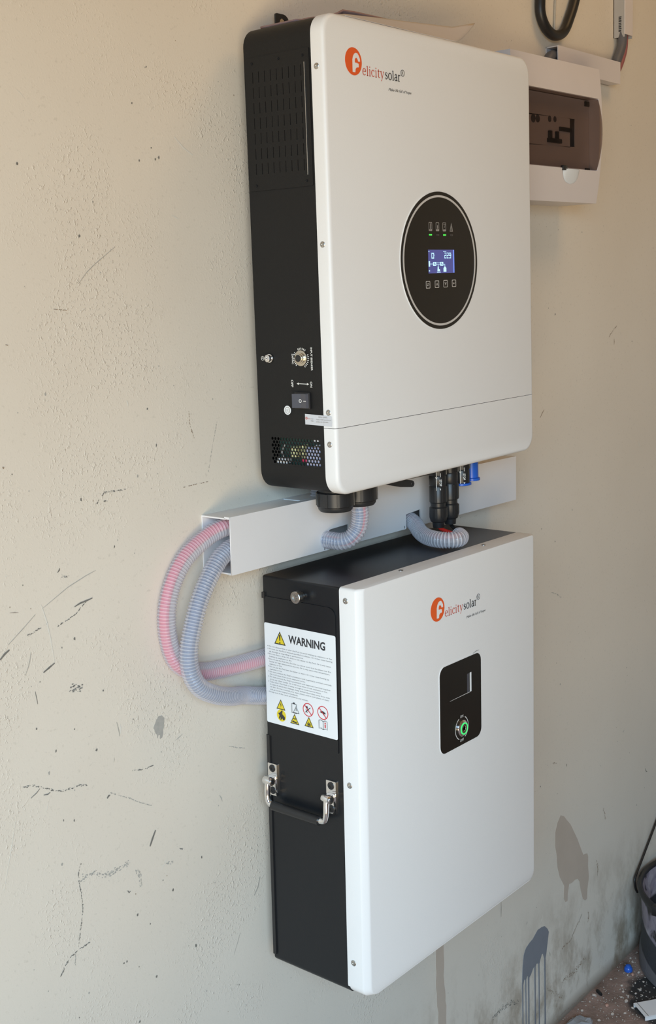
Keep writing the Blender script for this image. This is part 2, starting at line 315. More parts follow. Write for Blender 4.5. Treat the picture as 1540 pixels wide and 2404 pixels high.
def wall_material():
    m, nt, b = node_mat('cream_plaster'); N = nt.nodes; L = nt.links
    tc = N.new('ShaderNodeTexCoord')
    def noise(sc, det=4, rough=.55, stretch=None, dist=0.0):
        n = N.new('ShaderNodeTexNoise'); n.inputs['Scale'].default_value = sc; n.inputs['Detail'].default_value = det; n.inputs['Roughness'].default_value = rough; n.inputs['Distortion'].default_value = dist
        if stretch:
            mp = N.new('ShaderNodeMapping'); mp.inputs['Rotation'].default_value = (0, stretch[3], 0); mp.inputs['Scale'].default_value = stretch[:3]
            L.new(tc.outputs['Object'], mp.inputs['Vector']); L.new(mp.outputs[0], n.inputs['Vector'])
        else: L.new(tc.outputs['Object'], n.inputs['Vector'])
        return n.outputs['Fac']
    def rng(s, a, b_, c=0, d=1):
        r = N.new('ShaderNodeMapRange'); r.inputs['From Min'].default_value = a; r.inputs['From Max'].default_value = b_; r.inputs['To Min'].default_value = c; r.inputs['To Max'].default_value = d
        L.new(s, r.inputs['Value']); return r.outputs[0]
    def mth(op, a, b_):
        n = N.new('ShaderNodeMath'); n.operation = op
        for i, v in enumerate((a, b_)):
            if isinstance(v, (int, float)): n.inputs[i].default_value = v
            else: L.new(v, n.inputs[i])
        return n.outputs[0]
    def mix(f, a, b_):
        n = N.new('ShaderNodeMix'); n.data_type = 'RGBA'
        if isinstance(f, float): n.inputs['Factor'].default_value = f
        else: L.new(f, n.inputs['Factor'])
        for k, v in (('A', a), ('B', b_)):
            if isinstance(v, tuple): n.inputs[k].default_value = (*v, 1)
            else: L.new(v, n.inputs[k])
        return n.outputs['Result']
    col = mix(rng(noise(2.2, 3), .35, .65), (0.73, 0.66, 0.56), (0.775, 0.71, 0.61))
    col = mix(rng(noise(260, 2), .62, .80, 0, .35), col, (0.47, 0.42, 0.34))
    sep = N.new('ShaderNodeSeparateXYZ'); L.new(tc.outputs['Object'], sep.inputs[0])
    pale = mth('MULTIPLY', rng(sep.outputs['Z'], .62, .30), .55)                # greyer colour towards the bottom of the wall
    col = mix(pale, col, (0.60, 0.605, 0.565))
    low = rng(sep.outputs['Z'], 0.26, 0.02)                                   # splash dirt close to the floor
    dirt = mth('MULTIPLY', low, rng(noise(16, 7, .7, (1.0, 1.0, .55, .75)), .46, .64, 0, .9))
    col = mix(dirt, col, (0.24, 0.19, 0.13))
    foot = rng(sep.outputs['Z'], 0.028, 0.002, 0, .85)
    col = mix(foot, col, (0.17, 0.125, 0.09))
    L.new(col, b.inputs['Base Color']); b.inputs['Roughness'].default_value = 0.42; b.inputs['Specular IOR Level'].default_value = 0.35
    patch = mth('MULTIPLY', rng(noise(8, 3), .48, .64), rng(sep.outputs['X'], .10, .55, 1, .22))                                       # where the plaster is rough
    peb = rng(noise(360, 2, .5, (1.0, 1.0, .8, .5)), .57, .72)
    chips = rng(noise(190, 3, .6, (1.0, 1.0, .75, .5)), .60, .70)
    h = mth('ADD', mth('MULTIPLY', peb, mth('ADD', mth('MULTIPLY', patch, .9), .10)), mth('MULTIPLY', mth('MULTIPLY', chips, patch), 1.1))
    h = mth('ADD', h, mth('MULTIPLY', noise(520, 2), .12))
    h = mth('ADD', h, mth('MULTIPLY', noise(7, 2), 1.6))
    bp = N.new('ShaderNodeBump'); bp.inputs['Strength'].default_value = 0.50; bp.inputs['Distance'].default_value = 0.0010
    L.new(h, bp.inputs['Height']); L.new(bp.outputs[0], b.inputs['Normal'])
    return m
M['wall'] = wall_material()
def floor_material():
    m, nt, b = node_mat('dusty_concrete'); N = nt.nodes; L = nt.links; tc = N.new('ShaderNodeTexCoord')
    n = N.new('ShaderNodeTexNoise'); n.inputs['Scale'].default_value = 26; n.inputs['Detail'].default_value = 8; L.new(tc.outputs['Object'], n.inputs['Vector'])
    r = N.new('ShaderNodeValToRGB'); r.color_ramp.elements[0].color = (0.17, 0.115, 0.09, 1); r.color_ramp.elements[0].position = .3; r.color_ramp.elements[1].color = (0.34, 0.235, 0.195, 1); r.color_ramp.elements[1].position = .7
    L.new(n.outputs['Fac'], r.inputs[0])
    # a dark oily stain with a ragged edge
    mp = N.new('ShaderNodeMapping'); mp.inputs['Location'].default_value = (-0.80, 0.13, 0); L.new(tc.outputs['Object'], mp.inputs[0])
    ln = N.new('ShaderNodeVectorMath'); ln.operation = 'LENGTH'; L.new(mp.outputs[0], ln.inputs[0])
    n2 = N.new('ShaderNodeTexNoise'); n2.inputs['Scale'].default_value = 18; n2.inputs['Detail'].default_value = 6; L.new(tc.outputs['Object'], n2.inputs['Vector'])
    ad = N.new('ShaderNodeMath'); ad.operation = 'MULTIPLY_ADD'; L.new(n2.outputs['Fac'], ad.inputs[0]); ad.inputs[1].default_value = .10; L.new(ln.outputs['Value'], ad.inputs[2])
    mr = N.new('ShaderNodeMapRange'); mr.inputs['From Min'].default_value = .165; mr.inputs['From Max'].default_value = .148; L.new(ad.outputs[0], mr.inputs['Value'])
    mx = N.new('ShaderNodeMix'); mx.data_type = 'RGBA'; L.new(mr.outputs[0], mx.inputs['Factor']); L.new(r.outputs[0], mx.inputs['A']); mx.inputs['B'].default_value = (0.028, 0.025, 0.024, 1)
    L.new(mx.outputs['Result'], b.inputs['Base Color']); b.inputs['Roughness'].default_value = .85
    n3 = N.new('ShaderNodeTexNoise'); n3.inputs['Scale'].default_value = 240; n3.inputs['Detail'].default_value = 4; L.new(tc.outputs['Object'], n3.inputs['Vector'])
    bp = N.new('ShaderNodeBump'); bp.inputs['Strength'].default_value = .6; bp.inputs['Distance'].default_value = .002; L.new(n3.outputs['Fac'], bp.inputs['Height']); L.new(bp.outputs[0], b.inputs['Normal'])
    return m
M['floor'] = floor_material()
def bucket_material():
    m, nt, b = node_mat('mortar_splashed_plastic'); N = nt.nodes; L = nt.links; tc = N.new('ShaderNodeTexCoord')
    n = N.new('ShaderNodeTexNoise'); n.inputs['Scale'].default_value = 34; n.inputs['Detail'].default_value = 6; n.inputs['Distortion'].default_value = .8; L.new(tc.outputs['Object'], n.inputs['Vector'])
    r = N.new('ShaderNodeValToRGB'); e = r.color_ramp.elements; e[0].color = (0.03, 0.028, 0.03, 1); e[0].position = .36; e[1].color = (0.25, 0.22, 0.27, 1); e[1].position = .47
    e2 = e.new(.62); e2.color = (0.30, 0.27, 0.31, 1); e3 = e.new(.74); e3.color = (0.46, 0.43, 0.46, 1); L.new(n.outputs['Fac'], r.inputs[0])
    # the mortar coat stops along a slanting line; below it the dark plastic shows, then a grey foot
    sp = N.new('ShaderNodeSeparateXYZ'); L.new(tc.outputs['Object'], sp.inputs[0])
    ad = N.new('ShaderNodeMath'); ad.operation = 'MULTIPLY_ADD'; L.new(sp.outputs['Y'], ad.inputs[0]); ad.inputs[1].default_value = -.30; L.new(sp.outputs['Z'], ad.inputs[2])
    def band(a, c):
        q = N.new('ShaderNodeMapRange'); q.inputs['From Min'].default_value = a; q.inputs['From Max'].default_value = a + c; L.new(ad.outputs[0], q.inputs['Value']); return q.outputs[0]
    m1 = N.new('ShaderNodeMix'); m1.data_type = 'RGBA'; m1.inputs['A'].default_value = (0.035, 0.038, 0.045, 1); L.new(r.outputs[0], m1.inputs['B']); L.new(band(.052, .004), m1.inputs['Factor'])
    m2 = N.new('ShaderNodeMix'); m2.data_type = 'RGBA'; m2.inputs['A'].default_value = (0.135, 0.13, 0.14, 1); L.new(m1.outputs['Result'], m2.inputs['B']); L.new(band(.004, .003), m2.inputs['Factor'])
    L.new(m2.outputs['Result'], b.inputs['Base Color']); b.inputs['Roughness'].default_value = .6
    bp = N.new('ShaderNodeBump'); bp.inputs['Strength'].default_value = .7; bp.inputs['Distance'].default_value = .004; L.new(n.outputs['Fac'], bp.inputs['Height']); L.new(bp.outputs[0], b.inputs['Normal'])
    return m
M['bucket'] = bucket_material()
WY = 0.022                                                                    # face of the wall the equipment hangs on
# ------------------------------------------------------------------ the room
def slab(name, lo, hi, mat):
    o = obj(name, box(B(), lo, hi), mat, smooth=None); o['kind'] = 'structure'; return o
wall = slab('wall_back', (-3.2, WY, -0.02), (2.3, 0.18, 2.62), M['wall'])
floor = slab('floor', (-3.2, -3.2, -0.12), (2.3, 0.18, 0.0), M['floor'])
M['room'] = P('tan_paint', (0.52, 0.41, 0.27), 0.7, var=0.06, vscale=4)
slab('ceiling', (-3.2, -3.2, 2.6), (2.3, 0.18, 2.72), M['room'])
slab('wall_right', (2.2, -3.2, -0.02), (2.34, 0.10, 2.62), M['wall'])
slab('wall_front', (-3.2, -3.34, -0.02), (2.3, -3.2, 2.62), M['wall'])
# stains, paint and scuffs that belong to the wall
rnd = random.Random(7)
obj('grey_paint_splash', join(
    [plate([[(.578, .1865), (.569, .195), (.560, .1975), (.546, .1986), (.5375, .194), (.5295, .1898), (.5199, .1883), (.510, .185), (.5049, .1812), (.5010, .175), (.4993, .167), (.497, .155), (.4962, .1427), (.4952, .128), (.4985, .124), (.502, .133), (.507, .129), (.512, .135), (.516, .128), (.5231, .131), (.530, .1385), (.534, .140), (.5375, .137), (.541, .142), (.547, .1395), (.5505, .136), (.554, .143), (.5585, .150), (.5625, .150), (.566, .140), (.571, .138), (.574, .146), (.580, .1700), (.5825, .179)]], .0004, FR, -WY)]
    + [plate([[(x - w, z1), (x + w, z1), (x + w * .8, .5 * z1), (x + w * .9, .003), (x - w * .9, .003), (x - w * .7, .6 * z1)]], .0004, FR, -WY + .0002) for x, w, z1 in ((.4965, .0017, .13), (.5065, .0014, .132), (.5155, .0022, .133), (.536, .0020, .142), (.5490, .0017, .140), (.5685, .0022, .146))]), M['splash_grey'], wall, smooth=None, label='slate grey paint splash with six drips')
obj('brown_wash_stain', plate([[(.6246, .3669), (.613, .358), (.6056, .3435), (.605, .320), (.6096, .3047), (.6125, .280), (.6208, .2588), (.630, .246), (.6353, .2376), (.634, .225), (.6336, .2155), (.640, .207), (.6469, .206), (.648, .220), (.6531, .2341), (.662, .232), (.6742, .2331), (.683, .231), (.6895, .2229), (.694, .205), (.7017, .1865), (.710, .180), (.7173, .1799), (.718, .197), (.7238, .2166), (.721, .240), (.7215, .2560), (.7185, .2630), (.712, .2650), (.704, .2660), (.699, .2740), (.6928, .2850), (.682, .304), (.6687, .3234), (.658, .339), (.645, .3512), (.636, .361)]], .0003, FR, -WY), M['splash_brown'], wall, smooth=None, label='faint brown stain with two runs')
def ragged(pts, amp, n=6):
    out = []
    for a, b in zip(pts, pts[1:] + pts[:1]):
        for k in range(n): out.append((a[0] + (b[0] - a[0]) * k / n + rnd.uniform(-amp, amp), a[1] + (b[1] - a[1]) * k / n + rnd.uniform(-amp, amp)))
    return out
obj('brown_streak', plate([ragged([(.255, .32), (.275, .32), (.2745, .25), (.279, .20), (.277, .10), (.274, .002), (.257, .002), (.259, .12), (.258, .19), (.254, .25)], .0012)], .0003, FR, -WY), M['splash_brown'], wall, smooth=None, label='brown water streak')
obj('grey_smear', plate([ragged(SMEAR, .0007, 3)], .0003, FR, -WY), M['scuff_g'], wall, smooth=None)
bms = {k: [] for k in 'kgbw'}
for k, w, sp, pts in SCUFFS:
    w *= .00085
    if not sp:
        n = len(pts); ws = [w * (.35 + .65 * math.sin(PI * (i + .35) / (n - .3))) for i in range(n)]
        if n == 2:
            mid = ((pts[0][0] + pts[1][0]) / 2 + .0006, (pts[0][1] + pts[1][1]) / 2); pts = [pts[0], mid, pts[1]]; ws = [w * .3, w, w * .3]
        bms[k].append(ribbon(pts, ws, FR, -WY + rnd.uniform(.0005, .0006)))
    else:
        for a, b in zip(pts, pts[1:]):
            ln = math.hypot(b[0] - a[0], b[1] - a[1])
            for _ in range(max(5, 2 * int(ln / (.0016 + .0004 * w * 1000)) + int(w * 3600))):
                t = rnd.random(); r = rnd.uniform(.0002, .0008) * (1 + w * 90); ang = math.atan2(b[1] - a[1], b[0] - a[0])
                cx = a[0] + (b[0] - a[0]) * t + rnd.gauss(0, w * .35); cz = a[1] + (b[1] - a[1]) * t + rnd.gauss(0, w * .35)
                q = [(r * rnd.uniform(.8, 1.9) * math.cos(2 * PI * i / 6), r * rnd.uniform(.35, .8) * math.sin(2 * PI * i / 6)) for i in range(6)]
                bms[k].append(poly([(cx + x * math.cos(ang) - y * math.sin(ang), cz + x * math.sin(ang) + y * math.cos(ang)) for x, y in q], FR, -WY + rnd.uniform(.0002, .0005)))
for x, z in DOTS:
    r = rnd.uniform(.0006, .0015); bms['k' if rnd.random() < .7 else 'g'].append(poly([(x + r * rnd.uniform(.6, 1.2) * math.cos(i * PI / 3), z + r * rnd.uniform(.8, 1.6) * math.sin(i * PI / 3)) for i in range(6)], FR, -WY + rnd.uniform(.0002, .0005)))
for _ in range(420):                                                          # tiny specks all over the plaster
    x = rnd.uniform(-.48, 1.0); z = rnd.uniform(.05, 1.7) ** 1.0; r = rnd.uniform(.0002, .0007)
    bms[rnd.choice('kgggbw')].append(poly([(x + r * math.cos(i * 1.2566), z + r * rnd.uniform(.8, 2) * math.sin(i * 1.2566)) for i in range(5)], FR, -WY + rnd.uniform(.0002, .0005)))
for k, nm in (('k', 'dark_scuffs'), ('g', 'grey_scuffs'), ('b', 'brown_marks'), ('w', 'chipped_plaster')):
    obj(nm, join(bms[k]), M['scuff_' + k], wall, smooth=None, kind='stuff')

# ------------------------------------------------------------------ the maker's logo (shared by both cabinets)
def serif_word(word, s, x, y, z, mat_w=1.0, track=.28):
    st = []; T, t = .17 * mat_w, .085 * mat_w
    def A(cx, cy, rx, ry, a0, a1): 
        p = arc(cx, cy, rx, ry, a0, a1, 18); n = len(p)
        return p, [t + (T - t) * abs(math.cos(math.radians(a0 + (a1 - a0) * i / (n - 1)))) for i in range(n)]
    def V(x0, y0, y1): return [(x0, y0), (x0, y1)], [T, T]
    def Hn(x0, x1, y0, w=None): return [(x0, y0), (x1, y0)], [w or t] * 2
    G = {'e': ([A(.42, .5, .36, .46, 8, 318), Hn(.08, .78, .56)], .80), 'l': ([V(.2, 0, 1.38), Hn(.02, .38, .03), ([(.02, 1.30), (.2, 1.38)], [t, t])], .40),
         'i': ([V(.2, 0, .95), Hn(.02, .38, .03), ([(.02, .88), (.2, .96)], [t, t]), ([(.2, 1.20), (.2, 1.36)], [.2, .2])], .40),
         'c': ([A(.42, .5, .36, .46, 50, 318), ([(.58, .78), (.70, .80)], [.16, .16])], .74), 't': ([V(.24, .2, 1.2), ([(.24, .22), (.30, .06), (.42, .03), (.54, .12)], [T, .12, t, t]), Hn(.02, .52, .94)], .54),
         'y': ([([(.12, .96), (.46, .08)], [T, T]), ([(.80, .96), (.44, .02), (.30, -.30), (.14, -.38)], [t, t, t, .12]), Hn(-.02, .30, .96), Hn(.64, .94, .96)], .86),
         's': ([([(.58, .72), (.56, .86), (.36, .96), (.14, .84), (.12, .68), (.34, .54), (.54, .42), (.60, .24), (.44, .05), (.22, .04), (.10, .14), (.08, .28)], [t, t, t, .13, T, T, T, T, .12, t, t, t])], .70),
         'o': ([A(.45, .49, .38, .47, 0, 360)], .88), 'a': ([V(.58, .08, .66), A(.38, .66, .20, .30, 0, 165), A(.34, .28, .24, .26, 40, 330), ([(.58, .10), (.66, .02), (.78, .08)], [T, t, t])], .78),
         'r': ([V(.2, 0, .92), Hn(.02, .42, .03), ([(.02, .86), (.2, .95)], [t, t]), ([(.22, .62), (.34, .86), (.50, .92), (.58, .84)], [t, t, .12, .18])], .60)}
    cx = x
    for ch in word:
        gl, adv = G[ch]
        for pts, ws in gl: st.append(ribbon([(cx + px * s, y + py * s) for px, py in pts], [w * s for w in ws], FR, z))
        cx += (adv + track) * s
    return st, cx
def logo(parent, cx, cy, depth):
    z = depth + .0004; k = .0141
    lo = obj('logo_badge', plate([circ(cx, cy, k, 48), [(cx + a, cy + b) for a, b in LOGO_F]], .0002, FR, depth + .0002), M['orange'], parent, smooth=None, label='orange round emblem with a cut-out letter f')
    s = .0073; st, xe = serif_word('elicity', s, cx + .0150, cy - .0122, z, track=.17)
    obj('logo_lettering', join(st), M['red_print'], parent, smooth=None, label='red lettering elicity')
    st, xe = serif_word('solar', s, xe + .0006, cy - .0122, z, 1.1, track=.13)
    st += [plate([circ(xe + .0034, cy - .0026, .0036, 20), circ(xe + .0034, cy - .0026, .0030, 20)], .0001, FR, z), text('R', .0036, FR, xe + .0034, cy - .0044, z, .0028, 'CENTER')]
    st.append(text('Make life full of hope', .0030, FR, cx + .0605, cy - .0238, z, .0425, shear=.35))
    obj('logo_lettering', join(st), M['ink'], parent, smooth=None, label='black lettering solar and tagline')

# ------------------------------------------------------------------ solar inverter
IW, IH, ID, IL = .4136, .50, .1112, .0944
inv = thing('inverter', 'black and white wall-mounted inverter with a round display, above the battery cabinet', 'inverter', (.1055 + .0016, 0, 1.27503 - .25), -.0064, off=(0, 0, .25))
def inv_body():
    bm = B(); x0 = -IW / 2 + .0007; lp = rrect(x0, -x0, -IH / 2 + .0007, IH / 2 - .0007, .021, 8) + [(x0, -.188), (x0, -.221)]
    rows = [[bm.verts.new((u, y, v)) for u, v in lp] for y in (0, -.015, -.089, -.0965)]; n = len(lp)
    for a in range(3):
        for i in range(n):
            if a == 1 and i == n - 2: continue
            j = (i + 1) % n; bm.faces.new((rows[a][i], rows[a][j], rows[a + 1][j], rows[a + 1][i]))
    bm.faces.new(rows[0]); return bm
body = obj('body', inv_body(), M['black'], inv, smooth=40, label='black sheet-metal case')
def hexp(cx, cy, r): return [(cx + r * math.cos(PI / 6 + PI / 3 * k), cy + r * math.sin(PI / 6 + PI / 3 * k)) for k in range(6)]
hx = []
for r_ in range(8):
    for c_ in range(16):
        hx.append(hexp(.0190 + c_ * .00435 + (r_ % 2) * .00218, -.1915 - r_ * .00372, .00192))
grille = obj('grille', plate([[(.0148, -.2212), (.0892, -.2212), (.0892, -.1878), (.0148, -.1878)]] + hx, .0010, SL, IW / 2 - .0017), M['black'], inv, smooth=None, label='hexagon-perforated vent grille')
ins = -IW / 2
obj('circuit_board', box(B(), (ins + .016, -.088, -.226), (ins + .018, -.016, -.182)), M['pcb'], inv, smooth=None)
obj('heat_sink', box(B(), (ins + .003, -.0845, -.2195), (ins + .015, -.0655, -.199), .001), M['lilac'], inv, smooth=None)
obj('transformer', box(B(), (ins + .003, -.0510, -.2115), (ins + .014, -.0430, -.1995), .001), M['coil'], inv, smooth=None)
obj('transformer', box(B(), (ins + .003, -.0615, -.2120), (ins + .014, -.0590, -.1970), .0005), M['coil'], inv, smooth=None)
for lo, hi in (((ins + .003, -.0365, -.2195), (ins + .012, -.0225, -.2135)), ((ins + .003, -.084, -.1985), (ins + .010, -.077, -.1960)), ((ins + .003, -.0865, -.1925), (ins + .01, -.076, -.1905))):
    obj('terminal_strip', box(B(), lo, hi, .0005), M['pvc'], inv, smooth=None)
obj('ribbon_wire', tube(B(), [(ins + .006, -.033, -.198), (ins + .005, -.030, -.203), (ins + .005, -.0285, -.208), (ins + .006, -.030, -.213)], .0007, 12, 6), M['white_print'], inv)
obj('fuse', box(B(), (ins + .003, -.0655, -.2155), (ins + .008, -.0595, -.2125)), M['cable_red'], inv, smooth=None)
# louvred service panel on the side
slots = []
for c_ in range(9):
    for r_ in range(7):
        d = .0128 + c_ * .00845; v = .1958 - r_ * .01588 - c_ * .0001
        slots.append([(d - .0004, v - .0057), (d + .0004, v - .0057), (d + .0004, v + .0057), (d - .0004, v + .0057)])
vp = obj('vent_panel', plate([rrect(.0025, .0915, .0775, .2165, .0015, 2)] + slots, .0009, SL, IW / 2 - .0007), M['black'], inv, smooth=None, label='black side panel with rows of slots')
obj('folded_edge_highlight', box(B(), (-IW / 2 - .0012, -.0861, .0889), (-IW / 2 - .0002, -.0853, .2025)), M['steel'], vp, smooth=None)  # pale steel bead stands in for the highlight along the bent edge
# white cover in two pieces with a seam between them
def cover_bm():
    loops = []
    for ins_, y in ((0, -IL), (0, -ID + .0045), (.0004, -ID + .0028), (.0014, -ID + .0013), (.0028, -ID + .0004), (.0048, -ID)):
        loops.append([(u, y, v) for u, v in rrect(-IW / 2 + ins_, IW / 2 - ins_, -IH / 2 + ins_, IH / 2 - ins_, .0205 - ins_ * .7, 9)])
    return loft(B(), loops, False, True)
def cut(bm, z, keep_above):
    bmesh.ops.bisect_plane(bm, geom=bm.verts[:] + bm.edges[:] + bm.faces[:], plane_co=(0, 0, z), plane_no=(0, 0, 1), clear_inner=keep_above, clear_outer=not keep_above); return bm
obj('front_cover', cut(cover_bm(), -.1765, True), M['white'], inv, smooth=50, label='white front cover')
obj('lower_cover', cut(cover_bm(), -.1770, False), M['white'], inv, smooth=50, label='white lower cover strip')
logo(inv, -.1581, .2049, ID)
# screws
def screw_mesh(r):
    bm = lathe(B(), [(r, 0), (r, .0006), (r * .8, .0011), (r * .35, .0012), (r * .34, .0006), (0, .0006)], 16, 'x')
    for v in bm.verts: v.co.x *= -1
    return bm
sc0 = obj('screw', screw_mesh(.0032), M['steel'], inv, (-IW / 2, -.1016, .1961))
for d, v in ((.1016, .0164), (.1016, -.1598), (.1018, -.1940)): share('screw', sc0, inv, (-IW / 2, -d, v))
ps = obj('panel_screw', screw_mesh(.0014), M['black_gloss'], inv, (-IW / 2 - .0002, -.083, .2095))
for d, v in ((.050, .2105), (.012, .2105), (.083, .083), (.012, .083)): share('panel_screw', ps, inv, (-IW / 2 - .0002, -d, v))
# round display
cx, cy, R = -.0050, -.0020, .0790
disc = obj('display_disc', plate([circ(cx, cy, R, 96)], .0012, FR, ID - .0004), M['panel'], inv, smooth=None, label='round black display panel')
zf = ID + .0008
obj('ring', plate([circ(cx, cy, .0749, 96), circ(cx, cy, .0725, 96)], .0003, FR, zf), M['silver_ring'], disc, smooth=None)
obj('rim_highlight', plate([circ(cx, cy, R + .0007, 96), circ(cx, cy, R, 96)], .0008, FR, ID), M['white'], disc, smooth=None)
lcd = obj('screen', plate([[(-.0300, -.0162), (.0232, -.0162), (.0232, .0107), (-.0300, .0107)]], .0003, FR, zf), M['lcd'], disc, smooth=None, label='lit blue screen')
zl = zf + .0005
LX = lambda x: -.030 + (x - 130) / 840 * .0532
LY = lambda y: .0107 - (y - 1015) / 775 * .0269
def rect(x0, y0, x1, y1, z=zl): return poly([(x0, y0), (x1, y0), (x1, y1), (x0, y1)], FR, z)
def lr(x0, y0, x1, y1): return rect(LX(x0), LY(y1), LX(x1), LY(y0))
def seg7(x, y, w, h, on):
    t = w * .21; q = []
    S7 = {'a': (x, y + h - t, x + w, y + h), 'd': (x, y, x + w, y + t), 'g': (x, y + h / 2 - t / 2, x + w, y + h / 2 + t / 2), 'f': (x, y + h / 2, x + t, y + h), 'b': (x + w - t, y + h / 2, x + w, y + h), 'e': (x, y, x + t, y + h / 2), 'c': (x + w - t, y, x + w, y + h / 2)}
    return [rect(*S7[k]) for k in on]
dg = seg7(LX(225), LY(1305), .0050, .0065, 'abcdef')
for i, on in enumerate(('abged', 'abged', 'abgfcd')): dg += seg7(LX(645 + i * 76), LY(1300), .0038, .0065, on)
dg += [lr(312, 1180, 330, 1200), lr(862, 1180, 880, 1200), lr(605, 1060, 705, 1078), lr(132, 1060, 160, 1085), lr(132, 1690, 165, 1725), lr(130, 1390, 172, 1570), lr(172, 1474, 270, 1490), lr(365, 1444, 500, 1458), lr(365, 1490, 500, 1504), lr(600, 1490, 655, 1502), lr(645, 1490, 657, 1585), lr(425, 1510, 440, 1580), lr(390, 1745, 510, 1768)]
for x0 in (270, 500):
    dg.append(plate([[(LX(x0), LY(1542)), (LX(x0 + 98), LY(1542)), (LX(x0 + 98), LY(1420)), (LX(x0), LY(1420))], [(LX(x0 + 22), LY(1518)), (LX(x0 + 76), LY(1518)), (LX(x0 + 76), LY(1444)), (LX(x0 + 22), LY(1444))]], .0001, FR, zl))
    dg.append(ribbon([(LX(x0 + 25), LY(1515)), (LX(x0 + 75), LY(1447))], .0007, FR, zl))
dg += [poly([(LX(605), LY(1745)), (LX(698), LY(1745)), (LX(698), LY(1625)), (LX(668), LY(1578)), (LX(635), LY(1578)), (LX(605), LY(1625))], FR, zl), poly([(LX(405), LY(1725)), (LX(490), LY(1725)), (LX(486), LY(1660)), (LX(455), LY(1660)), (LX(448), LY(1570)), (LX(418), LY(1570))], FR, zl)]
obj('screen_digits', join(dg), M['lcd_ink'], disc, smooth=None, label='lit figures 0 and 229 over a flow diagram')
obj('screen_edge', rect(.0205, -.0160, .0231, .0105, zl), M['lcd_edge'], disc, smooth=None)
icons = []
for x in (-.0243, -.0100, .0041):
    icons.append(plate([rrect(x - .0034, x + .0034, .0318, .0420, .0008, 2), rrect(x - .0027, x + .0027, .0326, .0413, .0005, 2)], .0001, FR, zf))
    icons.append(rect(x - .0025, .0324, x + .0025, .0340, zf + .0002))
icons += [rect(-.0251, .0335, -.0235, .0405, zf + .0002), rect(-.0108, .0345, -.0092, .0385, zf + .0002), ribbon([(.0022, .0400), (.0060, .0400), (.0040, .0360)], .0007, FR, zf + .0002)]
icons += [plate([[(.0155, .0318), (.0221, .0318), (.0188, .0420)], [(.0166, .0326), (.0210, .0326), (.0188, .0398)]], .0001, FR, zf), rect(.0183, .0330, .0193, .0382, zf + .0002)]
obj('indicator_icons', join(icons), M['grey_print'], disc, smooth=None)
for i, x in enumerate((-.0246, -.0099, .0042, .0185)):
    obj('indicator_light', box(B(), (x - .0027, -zf - .0006, .0268), (x + .0027, -zf + .0004, .0286), .0003), M['led'] if i in (0, 2) else M['led_off'], disc, label='green indicator light' if i in (0, 2) else None)
for i, (x, v) in enumerate(((-.0316, -.0291), (-.0134, -.0288), (.0043, -.0286), (.0223, -.0285))):
    ms = [plate([rrect(x - .0042, x + .0042, v - .0042, v + .0042, .0009, 3), rrect(x - .0035, x + .0035, v - .0035, v + .0035, .0006, 3)], .0001, FR, zf)]
    ms += [[ribbon([(x - .0012, v + .0014), (x + .0015, v + .0014), (x + .0019, v + .0004), (x + .0012, v - .0006), (x - .0016, v - .0006)], .0006, FR, zf + .0001), poly([(x - .0022, v - .0006), (x - .0006, v - .0018), (x - .0006, v + .0006)], FR, zf + .0002)],
           [poly([(x - .0020, v - .0016), (x, v + .0020), (x, v + .0004), (x - .0010, v - .0016)], FR, zf + .0002), poly([(x, v + .0004), (x, v + .0020), (x + .0020, v - .0016), (x + .0010, v - .0016)], FR, zf + .0002)],
           [poly([(x - .0020, v + .0016), (x - .0010, v + .0016), (x, v - .0004), (x, v - .0020)], FR, zf + .0002), poly([(x, v - .0020), (x, v - .0004), (x + .0010, v + .0016), (x + .0020, v + .0016)], FR, zf + .0002)],
           [ribbon([(x - .0016, v), (x + .0018, v), (x + .0018, v + .0014)], .0006, FR, zf + .0001), poly([(x - .0024, v), (x - .0006, v - .0014), (x - .0006, v + .0014)], FR, zf + .0002)]][i]
    obj('touch_button', join(ms), M['silver_ring'], disc, smooth=None)
# side controls
zs = IW / 2 + .0002
sx0 = -IW / 2
def hexnut(bm, c, r, t): return lathe(bm, [(r * .9, 0), (r, .0006), (r, t - .0006), (r * .85, t)], 6, 'x', c)
bm = lathe(B(), [(.0048, 0), (.0048, .0016), (.0030, .0018), (.0030, .0026), (.0040, .0028), (.0040, .0050), (.0032, .0054), (.0016, .0054), (.0014, .0044)], 18, 'x')
for v in bm.verts: v.co.x *= -1
obj('earth_bolt', bm, M['chrome'], inv, (sx0, -.0211, -.1028), label='earthing bolt')
bm = lathe(B(), [(.0085, 0), (.0085, .0010), (.0058, .0012), (.0058, .0028), (.0048, .0031), (.0048, .0050), (.0040, .0052)], 20, 'x')
for v in bm.verts: v.co.x *= -1
brk = obj('breaker_button', bm, M['brass'], inv, (sx0, -.0660, -.1022), label='threaded breaker reset button')
bm = lathe(B(), [(.0040, .0048), (.0038, .0056), (.0028, .0059)], 16, 'x')
for v in bm.verts: v.co.x *= -1
obj('button_cap', bm, M['black_plastic'], brk)
pr = []
for k in range(26):
    a = math.radians(-60 + k * 11.5)
    if k in (8, 9, 16, 17, 20): continue
    c, s_ = math.cos(a), math.sin(a); r0, r1 = .0091, .0112
    pr.append(ribbon([(.0660 + r0 * c, -.1022 + r0 * s_), (.0660 + r1 * c, -.1022 + r1 * s_)], .0009, SL, zs))
obj('dial_marks', join(pr), M['white_print'], inv, smooth=None, kind='stuff')
def side_text(body, h, d, v_top, width):                                     # lettering that runs downwards, capitals towards the front
    obj('side_lettering', text(body, h, lambda x, y, z: (-zs - z, -(d + y), v_top - x), 0, 0, 0, width, bold=.00008), M['white_print'], inv, smooth=None, label='white lettering ' + body)
